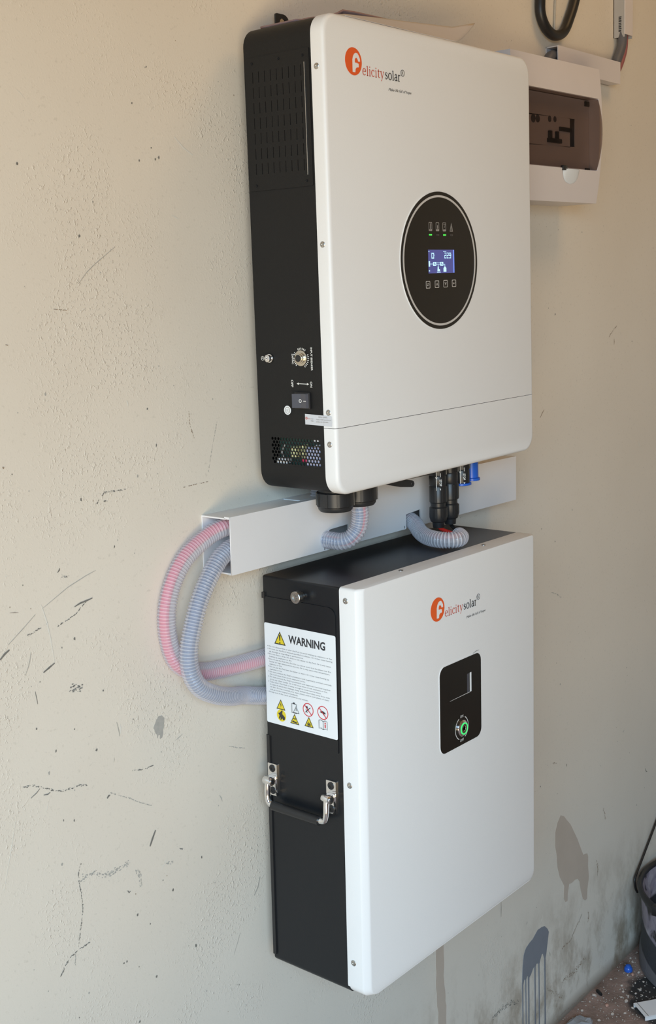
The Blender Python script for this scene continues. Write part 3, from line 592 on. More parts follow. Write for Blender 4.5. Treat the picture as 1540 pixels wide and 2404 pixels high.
side_text('INPUT BREAKER', .0024, .0796, -.0908, .0246); side_text('230VAC', .0022, .0530, -.0975, .0112); side_text('OFF', .0030, .0506, -.1258, .0080); side_text('ON', .0030, .0775, -.1272, .0062)
obj('arrow_mark', poly([(.0585, -.1298), (.0615, -.1285), (.0615, -.1295), (.0730, -.1297), (.0730, -.1287), (.0760, -.1300), (.0730, -.1313), (.0730, -.1303), (.0615, -.1301), (.0615, -.1311)], SL, zs), M['white_print'], inv, smooth=None, label='white double arrow')
obj('earth_mark', join([plate([circ(.0103, -.1029, .0024, 20), circ(.0103, -.1029, .0019, 20)], .0001, SL, zs), ribbon([(.0082, -.1029), (.0124, -.1029)], .0005, SL, zs + .0001), ribbon([(.0103, -.1029), (.0103, -.1006)], .0005, SL, zs + .0001)]), M['white_print'], inv, smooth=None)
sw = obj('rocker_switch', box(B(), (sx0 - .0022, -.0778, -.1568), (sx0, -.0562, -.1388), .0006), M['black_plastic'], inv, label='square rocker switch')
bm = B(); loft(bm, [[(sx0 - .0015, -.0765, z), (sx0 - .0052, -.0745, z), (sx0 - .0042, -.0665, z), (sx0 - .0085, -.0580, z), (sx0 - .0015, -.0578, z)] for z in (-.1555, -.1402)])
M['rocker'] = P('rocker_smoked', (0.085, 0.085, 0.10), 0.22, var=.05)
obj('rocker', bm, M['rocker'], sw, smooth=None)
obj('rocker_marks', join([plate([circ(.0668, -.1479, .0020, 18), circ(.0668, -.1479, .0012, 18)], .0001, SL, IW / 2 + .0050), ribbon([(.0715, -.1479), (.0752, -.1479)], .0006, SL, IW / 2 + .0055)]), M['white_print'], sw, smooth=None)
st = obj('round_sticker', plate([circ(.0439, -.1592, .0050, 28)], .0002, SL, zs), M['label'], inv, smooth=None, label='round inspection sticker')
obj('sticker_print', join([plate([circ(.0439, -.1592, .0036, 20), circ(.0439, -.1592, .0030, 20)], .00005, SL, zs + .0003), text('QC', .0026, SL, .0439, -.1604, zs + .0004, .0040, 'CENTER')]), M['grey_print'], st, smooth=None)
M['seal'] = P('seal_sticker', (0.62, 0.64, 0.68), 0.25, var=.04)
bm = B(); q = [[(.0688, -.1622), (.0688, -.1736)], [(.0938, -.1630), (.0938, -.1742)], [(.0950, -.1631), (.0950, -.1743)], [(.1062, -.1638), (.1062, -.1746)]]
rows = [[bm.verts.new((-IW / 2 - (.0004 if d < .094 else .0006), -d, v)) for d, v in r] for r in q]
for a, b_ in zip(rows, rows[1:]): bm.faces.new((a[0], b_[0], b_[1], a[1]))
seal = obj('seal_sticker', bm, M['seal'], inv, smooth=None, label='silver-white seal sticker across the cover joint')
zq = IW / 2 + .0009
obj('seal_print', join([text('SEAL LABEL', .0014, SL, .0880, -.1655, zq, .0125), text('Tearing "VOID" Guarantee seal', .0012, SL, .0845, -.1682, zq, .0205), text('product not refundable', .0012, SL, .0845, -.1706, zq, .0170), text('solar', .0012, SL, .0770, -.1677, zq, .0040), ribbon([(.0770, -.1695), (.0808, -.1696)], .0006, SL, zq)]), M['grey_print'], seal, smooth=None)
obj('seal_logo', join([plate([circ(.0712, -.1668, .0014, 16), circ(.0714, -.1668, .0008, 12)], .0001, SL, zq), text('elicity', .0011, SL, .0728, -.1676, zq, .0038)]), M['red_print'], seal, smooth=None)
# bracket ear above, locating tab below
obj('mounting_ear', plate([rrect(-.1395, -.1165, .2420, .2762, (.001, .001, .010, .002), 4), circ(-.1275, .2660, .0058, 18)], .0022, FR, -.0125), M['black_plastic'], inv, smooth=None, label='black mounting ear with a hole')
obj('lower_bracket', plate([[(-.085, -.2475), (-.016, -.2625), (-.0125, -.2645), (-.0115, -.2675), (-.0130, -.2700), (-.0165, -.2708), (-.040, -.2672), (-.085, -.2560)], circ(-.0160, -.2668, .0014, 12)], .0016, FR, .070), M['black_plastic'], inv, smooth=None, label='black bracket bar with a hole')
# cable glands
def gland_bm():
    bm = lathe(B(), [(.0190, -.2490), (.0190, -.2545), (.0205, -.2550), (.0213, -.2560), (.0213, -.2710), (.0200, -.2720), (.0196, -.2748), (.0178, -.2772), (.0118, -.2776), (.0112, -.2740)], 32, 'z')
    for k in range(10):
        a = 2 * PI * k / 10 + .2; m_ = Matrix.Translation((.0213 * math.cos(a), .0213 * math.sin(a), -.2635)) @ Matrix.Rotation(a, 4, 'Z')
        g = bmesh.ops.create_cube(bm, size=1, matrix=m_ @ Matrix.Diagonal((.0016, .0030, .0150, 1)))
    return bm
g0 = obj('cable_gland', gland_bm(), M['black_plastic'], inv, (-.1545, -.064, 0), label='black ribbed cable gland')
share('cable_gland', g0, inv, (-.1118, -.064, 0))
# solar string connectors
def conn(u, lower, printed):
    prof = [(.0100, -.246), (.0100, -.2560), (.0112, -.2575), (.0112, -.2650), (.0104, -.2665), (.0110, -.2680), (.0110, -.2780)]
    if lower: prof += [(.0102, -.2795), (.0110, -.2810), (.0110, -.3000), (.0098, -.3015), (.0096, -.3060), (.0112, -.3075), (.0114, -.3200), (.0100, -.3250), (.0078, -.3262), (.0072, -.3330), (.0048, -.3335)]
    else: prof += [(.0106, -.2840)]
    bm = lathe(B(), prof, 22, 'z')
    for k in range(4):
        a = math.radians(200 + k * 40)
        if lower:
            for z0, z1 in ((-.300, -.281), (-.3195, -.3080)):
                bmesh.ops.create_cube(bm, size=1, matrix=Matrix.Translation((.0110 * math.cos(a), .0110 * math.sin(a), (z0 + z1) / 2)) @ Matrix.Rotation(a, 4, 'Z') @ Matrix.Diagonal((.0018, .0026, z1 - z0, 1)))
        bmesh.ops.create_cube(bm, size=1, matrix=Matrix.Translation((.0108 * math.cos(a + .35), .0108 * math.sin(a + .35), -.2575)) @ Matrix.Rotation(a + .35, 4, 'Z') @ Matrix.Diagonal((.0022, .0030, .016, 1)))
    o = obj('string_connector', bm, M['black_plastic'], inv, (u, -.062, 0), label='black plug connector under the inverter')
    if printed:
        a = math.radians(222); ca, sa = math.cos(a), math.sin(a)
        def fn(x, y, z):                                                      # wrapped onto the barrel, running downwards
            b_ = a + y / .0116; return ((.0116 + z) * math.cos(b_), (.0116 + z) * math.sin(b_), -x - .0065)
        ms = [text('STOP', .0030, fn, .2640, .0008, 0, .0085, bold=.0001), ribbon([(.2530, -.0030), (.2780, -.0030)], .0007, fn, 0), poly([(.2640, -.0030), (.2610, -.0014), (.2610, -.0022)], fn, 0), poly([(.2640, -.0030), (.2610, -.0046), (.2610, -.0038)], fn, 0), ribbon([(.2560, .0022), (.2610, .0022)], .0007, fn, 0), poly([(.2780, .0022), (.2755, .0036), (.2755, .0008)], fn, 0)]
        obj('connector_print', join(ms), M['white_print'], o, smooth=None)
    return o
conn(.0520, True, True); conn(.0785, True, False)
c3 = conn(.1060, False, True)
obj('blue_cap', lathe(B(), [(.0092, -.2830), (.0130, -.2838), (.0132, -.2862), (.0120, -.2868)], 24, 'z'), M['blue_cap'], c3)
bc = obj('blue_plug', lathe(B(), [(.0082, -.2480), (.0088, -.2500), (.0092, -.2520), (.0092, -.2800), (.0112, -.2808), (.0112, -.2838), (.0098, -.2842)], 24, 'z'), M['blue_cap'], inv, (.1300, -.062, 0), label='blue plug on an unused socket')
obj('socket_collar', lathe(B(), [(.0110, -.246), (.0110, -.2525), (.0096, -.2535)], 20, 'z'), M['black_plastic'], inv, (.1300, -.062, 0))
obj('plug_tether', tube(B(), [(.142, -.060, -.249), (.1455, -.060, -.254), (.1455, -.060, -.262)], .0010, 10, 6), M['black_plastic'], inv)
M['lead_red'] = P('red_lead', (0.62, 0.03, 0.02), 0.4)
M['pvc_shaded'] = P('shaded_pvc', (0.40, 0.385, 0.37), 0.5, var=0.05)  # vertical trunking tray: shade of its left side put into the colour
# ------------------------------------------------------------------ battery cabinet
BW, BH, BD, BL = .3755, .4667, .1385, .1113
bat = thing('battery_cabinet', 'white-fronted black battery cabinet with chrome handle and warning label, below the inverter', 'battery', (.0817 - .0024, 0, .69074 - BH / 2), .0102, off=(0, 0, BH / 2))
bx = -BW / 2
loops = [[(u, y, v) for u, v in rrect(bx + .0006, -bx - .0006, -BH / 2 + .0006, BH / 2 - .0006, (.007, .007, .0025, .0025), 5)] for y in (0, -.114)]
obj('body', loft(B(), loops), M['black_gloss'], bat, smooth=40, label='black steel case')
obj('wall_bracket', box(B(), (bx - .0012, -.0040, -BH / 2 + .010), (bx + .030, .0004, .0455)), M['black_plastic'], bat, smooth=None)
obj('bracket_hook', box(B(), (bx - .0016, -.0030, .2065), (bx + .006, .0010, .2135)), M['black_plastic'], bat, smooth=None)
def bcover():
    bm = B(); rows = []; R_ = .012; R2 = .004
    vs_ = [(BH / 2, R2)] + [(BH / 2 - R2 * (1 - math.cos(a)), R2 * (1 - math.sin(a))) for a in [PI / 2 * k / 4 for k in range(1, 5)]]
    vs_ = [(BH / 2 - R2 * (1 - math.cos(PI / 2 * k / 4)), R2 * (1 - math.sin(PI / 2 * k / 4))) for k in range(5)]
    vs_ += [(-BH / 2 + R_ * (1 - math.sin(PI / 2 * k / 7)), R_ * (1 - math.cos(PI / 2 * k / 7))) for k in range(8)]
    sec = [(0, BL), (0, BD - .0070), (.0003, BD - .0060), (.0010, BD - .0050), (.0070, BD - .0010), (.0082, BD - .0003), (.0096, BD)]
    for v, i in vs_:
        top = [(bx + i + a, -y, v) for a, y in sec]; rows.append(top + [(-p[0], p[1], p[2]) for p in top[::-1]])
    g = [[bm.verts.new(p) for p in r] for r in rows]; n = len(g[0])
    for a, b_ in zip(g, g[1:]):
        for k in range(n - 1): bm.faces.new((a[k], a[k + 1], b_[k + 1], b_[k]))
    bm.faces.new(g[0]); bm.faces.new(g[-1][::-1]); return bm
obj('front_cover', bcover(), M['white'], bat, smooth=30, label='white front cover with chamfered sides')
s1 = obj('screw', screw_mesh(.0034), M['steel'], bat, (bx, -.1202, .2194))
for v in (.0127, -.1943): share('screw', s1, bat, (bx, -.1203, v))
s2 = obj('top_screw', lathe(B(), [(.0028, 0), (.0028, .0008), (.0016, .0012)], 14, 'z'), M['steel'], bat, (-.0858, -.1195, BH / 2))
share('top_screw', s2, bat, (.0879, -.1205, BH / 2))
# service cover on the side with the warning label
obj('side_cover', plate([rrect(.0012, .1055, .0450, .2090, (.002, .002, .010, .002), 5)], .0014, SL, BW / 2 - .0008), M['black_gloss'], bat, smooth=None, label='black side cover plate')
lab = obj('warning_label', plate([rrect(.0013, .1056, .0612, .1785, .002, 4)], .0003, SL, BW / 2 + .0007), M['label'], bat, smooth=None, label='white warning label with yellow and red signs')
zb = BW / 2 + .0011
LINES = [(1, 'Do not disassemble or alter the Pack to avoid heating up, explosion or fire.', .0940), (1, 'Do not use the Pack beyond specified conditions. Or it may cause heating', .0940), (0, 'up, damage or degrading its performance.', .0520), (1, 'Do not throw, drop, hit, drive in nail, stamp on the Pack. Or it may cause', .0915), (0, 'heating up, explosion or fire.', .0350), (1, 'Do not put the Pack into fire. Do not use or store it at the places near fire,', .0920), (0, 'heater or high temperature sources. Or it may cause over temperature,', .0900), (0, 'explosion or fire.', .0200), (1, 'Do not put the Pack into the water or wet it. Or it may cause heating up,', .0890), (0, 'explosion or fire.', .0200), (1, "Do not connect the Pack's positive(+) and negative(-) terminal reversely.", .0925), (0, 'Or it will cause short circuit, explosion or fire.', .0545), (1, "Do not connect the Pack's positive(+) and negative(-) terminal together", .0905), (0, 'or to any other metals. Or it will cause short circuit, explosion or fire.', .0860), (1, 'Take care! This Pack is heavy enough to cause serious injury.', .0770), (0, 'In case of electrolyte leakage, keep leaked electrolyte away from eyes', .0890), (0, 'or skin. If it has touched your eyes, please wash it with plenty of water', .0885), (0, 'and go to the hospital immediately.', .0430), (1, 'Keep out of the reach of children and animals.', .0580)]
ms = []
for i, (bul, t_, w) in enumerate(LINES):
    v = .1510 - i * .00298
    ms.append(text(t_, .00150, SL, .0078, v, zb, w - .0012))
    if bul: ms.append(poly([(.0060 + .0005 * math.cos(k), v + .0008 + .0005 * math.sin(k)) for k in range(6)], SL, zb))
obj('label_text', join(ms), M['ink'], lab, smooth=None)
obj('label_heading', text('WARNING', .0090, SL, .0374, .1600, zb, .0535, bold=.0004), M['ink'], lab, smooth=None, label='heading WARNING')
def tri(cx, cy, r, k=1.0): return [(cx - r * .92 * k, cy - r * .60 * k), (cx + r * .92 * k, cy - r * .60 * k), (cx, cy + r * 1.05 * k)]
z2 = zb + .0003
def sign(label, parts):
    """one pictogram: (material, mesh) pieces become one printed part"""
    bm = B(); names = []
    for mt, me in parts:
        if mt not in names: names.append(mt)
        n0 = len(bm.faces); bm.from_mesh(me); bm.faces.ensure_lookup_table(); bpy.data.meshes.remove(me)
        for f in bm.faces[n0:]: f.material_index = names.index(mt)
    me = bpy.data.meshes.new('sign'); bm.to_mesh(me); bm.free()
    for n in names: me.materials.append(M[n])
    return obj('warning_sign', me, None, lab, smooth=None, label=label)
def bl(pts, w, mt='ink', dz=0): return (mt, ribbon(pts, w, SL, z2 + dz))
def bp_(pts, mt='ink', dz=0): return (mt, poly(pts, SL, z2 + dz))
def wt(cx, cy, r): return [('yellow', plate([tri(cx, cy, r)], .00005, SL, zb)), ('ink', plate([tri(cx, cy, r), tri(cx, cy, r, .80)], .00005, SL, zb + .0002))]
def ban(cx, cy): return [('warn_red', plate([circ(cx, cy, .0078, 32), circ(cx, cy, .0068, 32)], .00005, SL, zb)), bl([(cx - .0050, cy + .0050), (cx + .0050, cy - .0050)], .0010, 'warn_red', .0002)]
sign('yellow triangle with exclamation mark', wt(.0248, .1614, .0092) + [bl([(.0248, .1672), (.0248, .1605)], [.0022, .0012]), bp_(circ(.0248, .1580, .0010, 10))])
sign('yellow triangle with lightning bolt', wt(.0233, .0841, .0072) + [bp_([(.0236, .0886), (.0224, .0850), (.0234, .0850), (.0229, .0818), (.0244, .0856), (.0234, .0856)])])
sign('yellow disc with black figure', [('yellow', poly(circ(.0237, .0728, .0070, 28), SL, zb)), bp_([(.0190, .0750), (.0215, .0758), (.0245, .0790), (.0258, .0785), (.0250, .0748), (.0292, .0716), (.0290, .0688), (.0262, .0676), (.0252, .0700), (.0232, .0676), (.0222, .0672), (.0226, .0712), (.0204, .0680), (.0198, .0690), (.0210, .0728)])])
sign('yellow triangle with corroded hand', wt(.0437, .0712, .0072) + [bl([(.0416, .0732), (.0440, .0728), (.0460, .0734)], .0009), bp_([(.0400, .0688), (.0470, .0680), (.0464, .0702), (.0444, .0696), (.0424, .0706), (.0404, .0702)])])
sign('yellow triangle with explosion', wt(.0648, .0721, .0072) + [bl([(.0648 + .0012 * math.cos(a), .0708 + .0012 * math.sin(a)), (.0648 + .0034 * math.cos(a), .0708 + .0032 * math.sin(a))], .0008) for a in [2 * PI * k / 7 for k in range(7)]] + [bp_(circ(.0648, .0708, .0012, 10))])
sign('battery outline with small triangle', [('ink', plate([[(.0398, .0795), (.0470, .0795), (.0470, .0905), (.0446, .0905), (.0446, .0920), (.0420, .0920), (.0420, .0905), (.0398, .0905)], [(.0403, .0800), (.0465, .0800), (.0465, .0900), (.0403, .0900)]], .00005, SL, z2)), ('label', plate([tri(.0466, .0832, .0050)], .00005, SL, z2 + .0001)), ('ink', plate([tri(.0466, .0832, .0050), tri(.0466, .0832, .0050, .8)], .00005, SL, z2 + .0002)), bl([(.0466, .0862), (.0466, .0828)], .0009, 'ink', .0003)])
sign('red ring banning tools', ban(.0640, .0875) + [bl([(.0602, .0842), (.0674, .0906)], .0009), bl([(.0622, .0908), (.0640, .0860)], .0012), bp_([(.0606, .0905), (.0630, .0920), (.0638, .0900), (.0620, .0890)]), bl([(.0608, .0880), (.0620, .0850), (.0632, .0840)], .0007)])
sign('red ring with black animal', ban(.0853, .0883) + [bp_([(.0810, .0884), (.0830, .0902), (.0862, .0902), (.0890, .0888), (.0898, .0876), (.0880, .0876), (.0870, .0866), (.0862, .0876), (.0832, .0878), (.0822, .0884)])])
sign('open manual with red letter i', [bl([(.0795, .0790), (.0795, .0695), (.0826, .0706), (.0855, .0690), (.0884, .0706), (.0912, .0696), (.0912, .0790), (.0884, .0798), (.0855, .0784), (.0826, .0798), (.0795, .0790)], .0006), bl([(.0855, .0784), (.0855, .0690)], .0006), bl([(.0884, .0756), (.0884, .0716)], .0016, 'warn_red'), bp_(circ(.0884, .0770, .0010, 8), 'warn_red')])
bm = lathe(B(), [(.0036, 0), (.0036, .0048), (.0062, .0050), (.0068, .0060), (.0068, .0122), (.0062, .0128), (.0040, .0128), (.0036, .0112), (.0020, .0112), (.0018, .0122)], 24, 'x')
for v in bm.verts: v.co.x *= -1
obj('thumb_bolt', bm, M['steel'], bat, (bx, -.0590, .2172), label='knurled steel bolt')
# folding chrome handle
obj('handle_grip', tube(B(), [(bx - .0108, -.0150, -.0330), (bx - .0112, -.0480, -.0332), (bx - .0112, -.0850, -.0332)], .0054, 16, 16), M['black_plastic'], bat, label='black grip of the folding handle')
def bracket(d):
    o = obj('handle_bracket', plate([rrect(d - .0068, d + .0068, -.0258, .0122, .0008, 3)], .0020, SL, BW / 2 - .0004), M['chrome'], bat, smooth=None, label='chrome handle bracket')
    for v in (.0066, -.0200):
        obj('bolt', screw_mesh(.0044), M['black_plastic'], o, (bx - .0015, -d, v))
    bm = B(); lathe(bm, [(.0044, -.0062), (.0050, -.0056), (.0050, .0056), (.0044, .0062)], 20, 'y', (bx - .0084, -d, -.0062))
    box(bm, (bx - .0090, -d - .0054, -.0106), (bx - .0008, -d + .0054, -.0018), .0012)
    obj('hinge', bm, M['chrome'], o, smooth=45)
    obj('hinge_pin', lathe(B(), [(.0028, -.0065), (.0028, .0065)], 14, 'y', (bx - .0084, -d, -.0062)), M['black_plastic'], o)
    return o
bracket(.0074); bracket(.0946)
obj('handle_arm', tube(B(), [(bx - .0096, -.0074, -.0066), (bx - .0104, -.0070, -.0150), (bx - .0106, -.0072, -.0245), (bx - .0108, -.0096, -.0310), (bx - .0108, -.0155, -.0330)], .0037, 26, 14), M['chrome'], bat, label='chrome handle arm')
obj('handle_arm', tube(B(), [(bx - .0096, -.0944, -.0070), (bx - .0106, -.0948, -.0155), (bx - .0112, -.0946, -.0250), (bx - .0112, -.0922, -.0312), (bx - .0112, -.0840, -.0332)], .0037, 26, 14), M['chrome'], bat, label='chrome handle arm')
logo(bat, -.0412, .1815, BD)
# display window with the lit push button
pn = obj('display_panel', plate([rrect(-.0393, .0503, .0040, .1098, .0105, 6)], .0010, FR, BD - .0004), M['panel'], bat, smooth=None, label='black control panel')
zp = BD + .0007
obj('panel_edge', plate([rrect(-.0399, .0509, .0034, .1104, .0110, 6), rrect(-.0393, .0503, .0040, .1098, .0105, 6)], .0007, FR, BD - .0001), M['white'], pn, smooth=None)
obj('window_edge', join([rect(.0248, .0652, .0286, .0893, zp)]), M['label'], pn, smooth=None, label='white edge of the window')
obj('window_sill', join([ribbon([(-.0185, .0650), (.0262, .0652)], [.0004, .0009], FR, zp)]), M['silver_ring'], pn, smooth=None)
obj('window_glass', rect(.0190, .0655, .0235, .0890, zp), M['rocker'], pn, smooth=None)
obj('tape_scrap', join([ribbon([(.0330, .1112), (.0410, .1124), (.0470, .1122)], [.0004, .0009, .0003], FR, BD + .0003)]), M['grey_print'], bat, smooth=None)
bxx, bvv = .0064, .0252
def lathe_out(prof, seg=28):
    bm = lathe(B(), prof, seg, 'y')
    for v in bm.verts: v.co.y *= -1
    return bm
bt = obj('push_button', lathe_out([(.0100, 0), (.0100, .0016), (.0088, .0030), (.0074, .0034), (.0060, .0034)]), M['chrome'], pn, (bxx, -zp, bvv), label='chrome push button')
obj('light_ring', lathe_out([(.0073, .0030), (.0073, .0041), (.0064, .0043), (.0060, .0041), (.0060, .0030)]), M['led_ring'], pn, (bxx, -zp, bvv), label='green light ring')
obj('button_face', lathe_out([(.0059, .0030), (.0059, .0038), (.0030, .0039), (.0028, .0034)]), M['brass'], pn, (bxx, -zp, bvv))
ms = [ribbon(arc(bxx, bvv, .0140, .0140, 115, 245, 24), .0010, FR, zp + .0001), ribbon(arc(bxx, bvv, .0140, .0140, -62, 62, 24), .0010, FR, zp + .0001)]
ms += [text('ON', .0034, FR, bxx, bvv + .0128, zp + .0001, .0068, 'CENTER'), text('OFF', .0034, FR, bxx, bvv - .0168, zp + .0001, .0080, 'CENTER')]
obj('button_lettering', join(ms), M['white_print'], pn, smooth=None)

# ------------------------------------------------------------------ cable trunking between the two cabinets
TX0, TX1, TH, TF = -.1747, .4180, .0615, -.0215
trk = thing('cable_trunking', 'long white cable trunking on the wall between inverter and battery', 'trunking', (TX0, WY, .9422), .0112)
TLn = TX1 - TX0; dep = WY - TF
# local frame: x along the run, y out of the wall is negative, z up from the bottom edge
bm = B(); t = .0016
box(bm, (0, -t, 0), (TLn, 0.0004, TH))
box(bm, (0, -dep + .004, 0), (TLn, -t, t))
box(bm, (0, -dep + .0075, TH - t), (.128, -t, TH)); box(bm, (.172, -dep + .0075, TH - t), (TLn, -t, TH)); box(bm, (.128, -dep + .0075, TH - t), (.172, -dep + .012, TH))
obj('tray', bm, M['pvc'], trk, smooth=None, label='white trunking tray')
n1a, n1b, n2a, n2b = .166, .202, .3205, .3520
lid = plate([[(0, -.0005), (n1a, -.0005), (n1a, .0225), (n1a + .003, .0235), (n1b, .0245), (n1b, -.0005), (n2a, -.0005), (n2a, .0185), (n2b, .0205), (n2b, -.0005), (TLn, -.0005), (TLn, TH + .0014), (0, TH + .0014)]], .0016, FR, dep - .0016)
bm = B(); bm.from_mesh(lid); box(bm, (0, -dep + .0010, TH - .0011), (TLn, -dep + .0090, TH + .0014)); box(bm, (0, -dep + .001, -.0005), (n1a - .001, -dep + .005, .0011)); box(bm, (n1b + .001, -dep + .001, -.0005), (n2a - .001, -dep + .005, .0011)); box(bm, (n2b + .001, -dep + .001, -.0005), (TLn, -dep + .005, .0011))
lido = obj('lid', bm, M['pvc'], trk, smooth=None, label='white clip-on trunking lid')
obj('film_flap', box(B(), (.130, -dep + .013, TH - .0008), (.171, -.0050, TH + .0006)), M['label'], trk, smooth=None)
for x in (.156, .3165): obj('cut_mark', rect(x, .0007, x + .0011, .0041, dep + .0002), M['ink'], trk, smooth=None)

# ------------------------------------------------------------------ flexible conduits
def conduit(label, pts, mat, cables, R=.0104, pitch=.0033):
    base = Vector(min(pts, key=lambda p: p[2])); t_ = thing('flexible_conduit', label, 'conduit', base, group='clear corrugated conduits')
    loc = [tuple(Vector(p) - base) for p in pts]
    ho = obj('hose', hose_mesh(loc, R, pitch), mat, t_, smooth=60); ho.data.materials.append(M['hose_groove'])
    for cm, r, sh in cables: obj('inner_cable', tube(B(), loc, r, 48, 10, True, sh), cm, t_)
    return t_
HY = .0110
conduit('clear corrugated conduit with a red cable, the outer loop from trunking to battery', [(-.090, .004, .9865), (-.130, .003, .9890), (-.1600, .004, .9888), (-.1817, HY - .002, .9813), (-.2115, HY, .9644), (-.2317, HY, .9406), (-.2423, HY, .9106), (-.2407, HY, .8778), (-.2282, HY, .8512), (-.1973, HY, .8349), (-.1577, HY, .8288), (-.0929, HY, .8245), (-.03, HY, .8225)], M['hose'], [(M['cable_red'], .0054, (.0030, .0)), ])
conduit('clear corrugated conduit with a blue-grey cable, the inner loop from trunking to battery', [(-.090, -.0085, .9690), (-.125, -.0085, .9690), (-.1500, -.0085, .9695), (-.1690, -.0085, .9655), (-.1880, -.0100, .9540), (-.2120, -.0115, .9268), (-.2265, -.0120, .8978), (-.2345, -.0120, .8718), (-.2330, -.0120, .8477), (-.2205, -.0120, .8274), (-.1956, -.0110, .8124), (-.1640, -.0040, .8005), (-.1360, .0088, .7915), (-.1120, HY, .7838), (-.0896, HY, .7775), (-.04, HY, .7650)], M['hose'], [(M['cable_blue'], .0066, (.0012, -.0006))])
GX = .1055 + .0016 - .1118 + .0012
conduit('short clear conduit from the cable gland into the trunking', [(GX, -.064, .9990), (GX, -.064, .9940), (GX + .002, -.063, .9830), (GX + .001, -.060, .9680), (GX - .006, -.054, .9570), (GX - .011, -.044, .9530), (GX - .012, -.030, .9530), (GX - .012, -.012, .9530)], M['hose'], [(M['cable_red'], .0050, (.001, .0038)), (M['cable_blue'], .0046, (-.002, -.0040))], pitch=.0036)
zt = .69074 + BH / 2
conduit('clear conduit curling over the battery top to the plug connectors', [(.1640, -.002, .9490), (.1620, -.016, .9470), (.1550, -.030, .9425), (.1430, -.045, .9375), (.1300, -.064, .9355), (.1230, -.084, .9353), (.1255, -.099, .9355), (.1350, -.1060, .9357), (.1460, -.1040, .9362), (.1510, -.0980, .9368)], M['hose_milky'], [(M['cable_pink'], .0034, (.004, .0)), (M['cable_grey'], .0030, (-.002, .003))])
conduit('clear conduit rising from the notch in the trunking top, behind the cable glands', [(-.004, .000, .975), (-.004, .000, .995), (-.0035, -.001, 1.012), (-.003, -.002, 1.030)], M['hose'], [(M['cable_grey'], .0060, (0, 0))], R=.0085)
tag(obj('red_lead', tube(B(), [(.1595, -.0625, .9440), (.1600, -.0650, .9405), (.1580, -.0780, .9380), (.1535, -.0945, .9372)], .0024, 18, 10), M['lead_red']), 'short red lead between plug connector and conduit end', 'cable')
tag(obj('black_lead', tube(B(), [(.186, -.0625, .9440), (.1850, -.065, .9400), (.1750, -.080, .9370), (.1560, -.0960, .9372)], .0024, 18, 10), M['cable_black']), 'short black lead between plug connector and conduit end', 'cable')

# ------------------------------------------------------------------ distribution box right of the inverter
X0, X1 = .372, .6290
dbx = thing('distribution_box', 'white distribution box with smoked door on the wall beside the inverter', 'breaker box', (X0, WY, 1.3590), -.012)
BWd = X1 - X0; HT = .1965; DT, DB, DM = WY + .0470, WY + .0410, WY + .0520
def prof(z):                                                                 # depth of the curved front at height z
    s = z / HT; base = DB + (DT - DB) * s; return base + .0075 * (1 - (2 * s - 1) ** 2)
dz0, dz1, dx0, dx1 = .0475, .1525, .020, BWd - .0085
bm = B(); zs_ = sorted({round(HT * k / 20, 5) for k in range(21)} | {dz0, dz1})
def strip(bm, x0, x1, za):
    g = [(bm.verts.new((x0, -prof(z), z)), bm.verts.new((x1, -prof(z), z))) for z in za]
    for a, b_ in zip(g, g[1:]): bm.faces.new((a[0], a[1], b_[1], b_[0]))
strip(bm, 0, BWd, [z for z in zs_ if z <= dz0]); strip(bm, 0, BWd, [z for z in zs_ if z >= dz1])
mid = [z for z in zs_ if dz0 <= z <= dz1]; strip(bm, 0, dx0, mid); strip(bm, dx1, BWd, mid)
for x in (0, BWd):                                                            # end walls
    bm.faces.new([bm.verts.new((x, 0, 0))] + [bm.verts.new((x, -prof(z), z)) for z in zs_] + [bm.verts.new((x, 0, HT))])
for z in (0, HT): bm.faces.new([bm.verts.new(p) for p in ((0, 0, z), (BWd, 0, z), (BWd, -prof(z), z), (0, -prof(z), z))])
for z in (dz0, dz1): bm.faces.new([bm.verts.new(p) for p in ((dx0, -prof(z), z), (dx1, -prof(z), z), (dx1, -.030, z), (dx0, -.030, z))])
for x in (dx0, dx1): bm.faces.new([bm.verts.new((x, -.030, dz0))] + [bm.verts.new((x, -prof(z), z)) for z in mid] + [bm.verts.new((x, -.030, dz1))])
bmesh.ops.remove_doubles(bm, verts=bm.verts[:], dist=1e-5)
obj('case', bm, M['pvc_box'], dbx, smooth=25, label='white case with bulging front')
bm = B(); dm = [dz0 + .0012 + (dz1 - dz0 - .0024) * k / 12 for k in range(13)]
def dprof(z): s = (z - dz0) / (dz1 - dz0); return prof(z) - .0010 + .0065 * (1 - (2 * s - 1) ** 2)
loft(bm, [[(x, -dprof(z), z) for x in (dx0 + .001, dx1 - .0012)] + [(x, -dprof(z) + .0018, z) for x in (dx1 - .0012, dx0 + .001)] for z in dm])
door = obj('door', bm, M['smoked'], dbx, smooth=25, label='smoked see-through door')
obj('door_catch', box(B(), (.139, -prof(dz0) - .0024, dz0 - .0035), (.151, -prof(dz0) + .003, dz0 + .0035), .0008), M['black_plastic'], dbx)
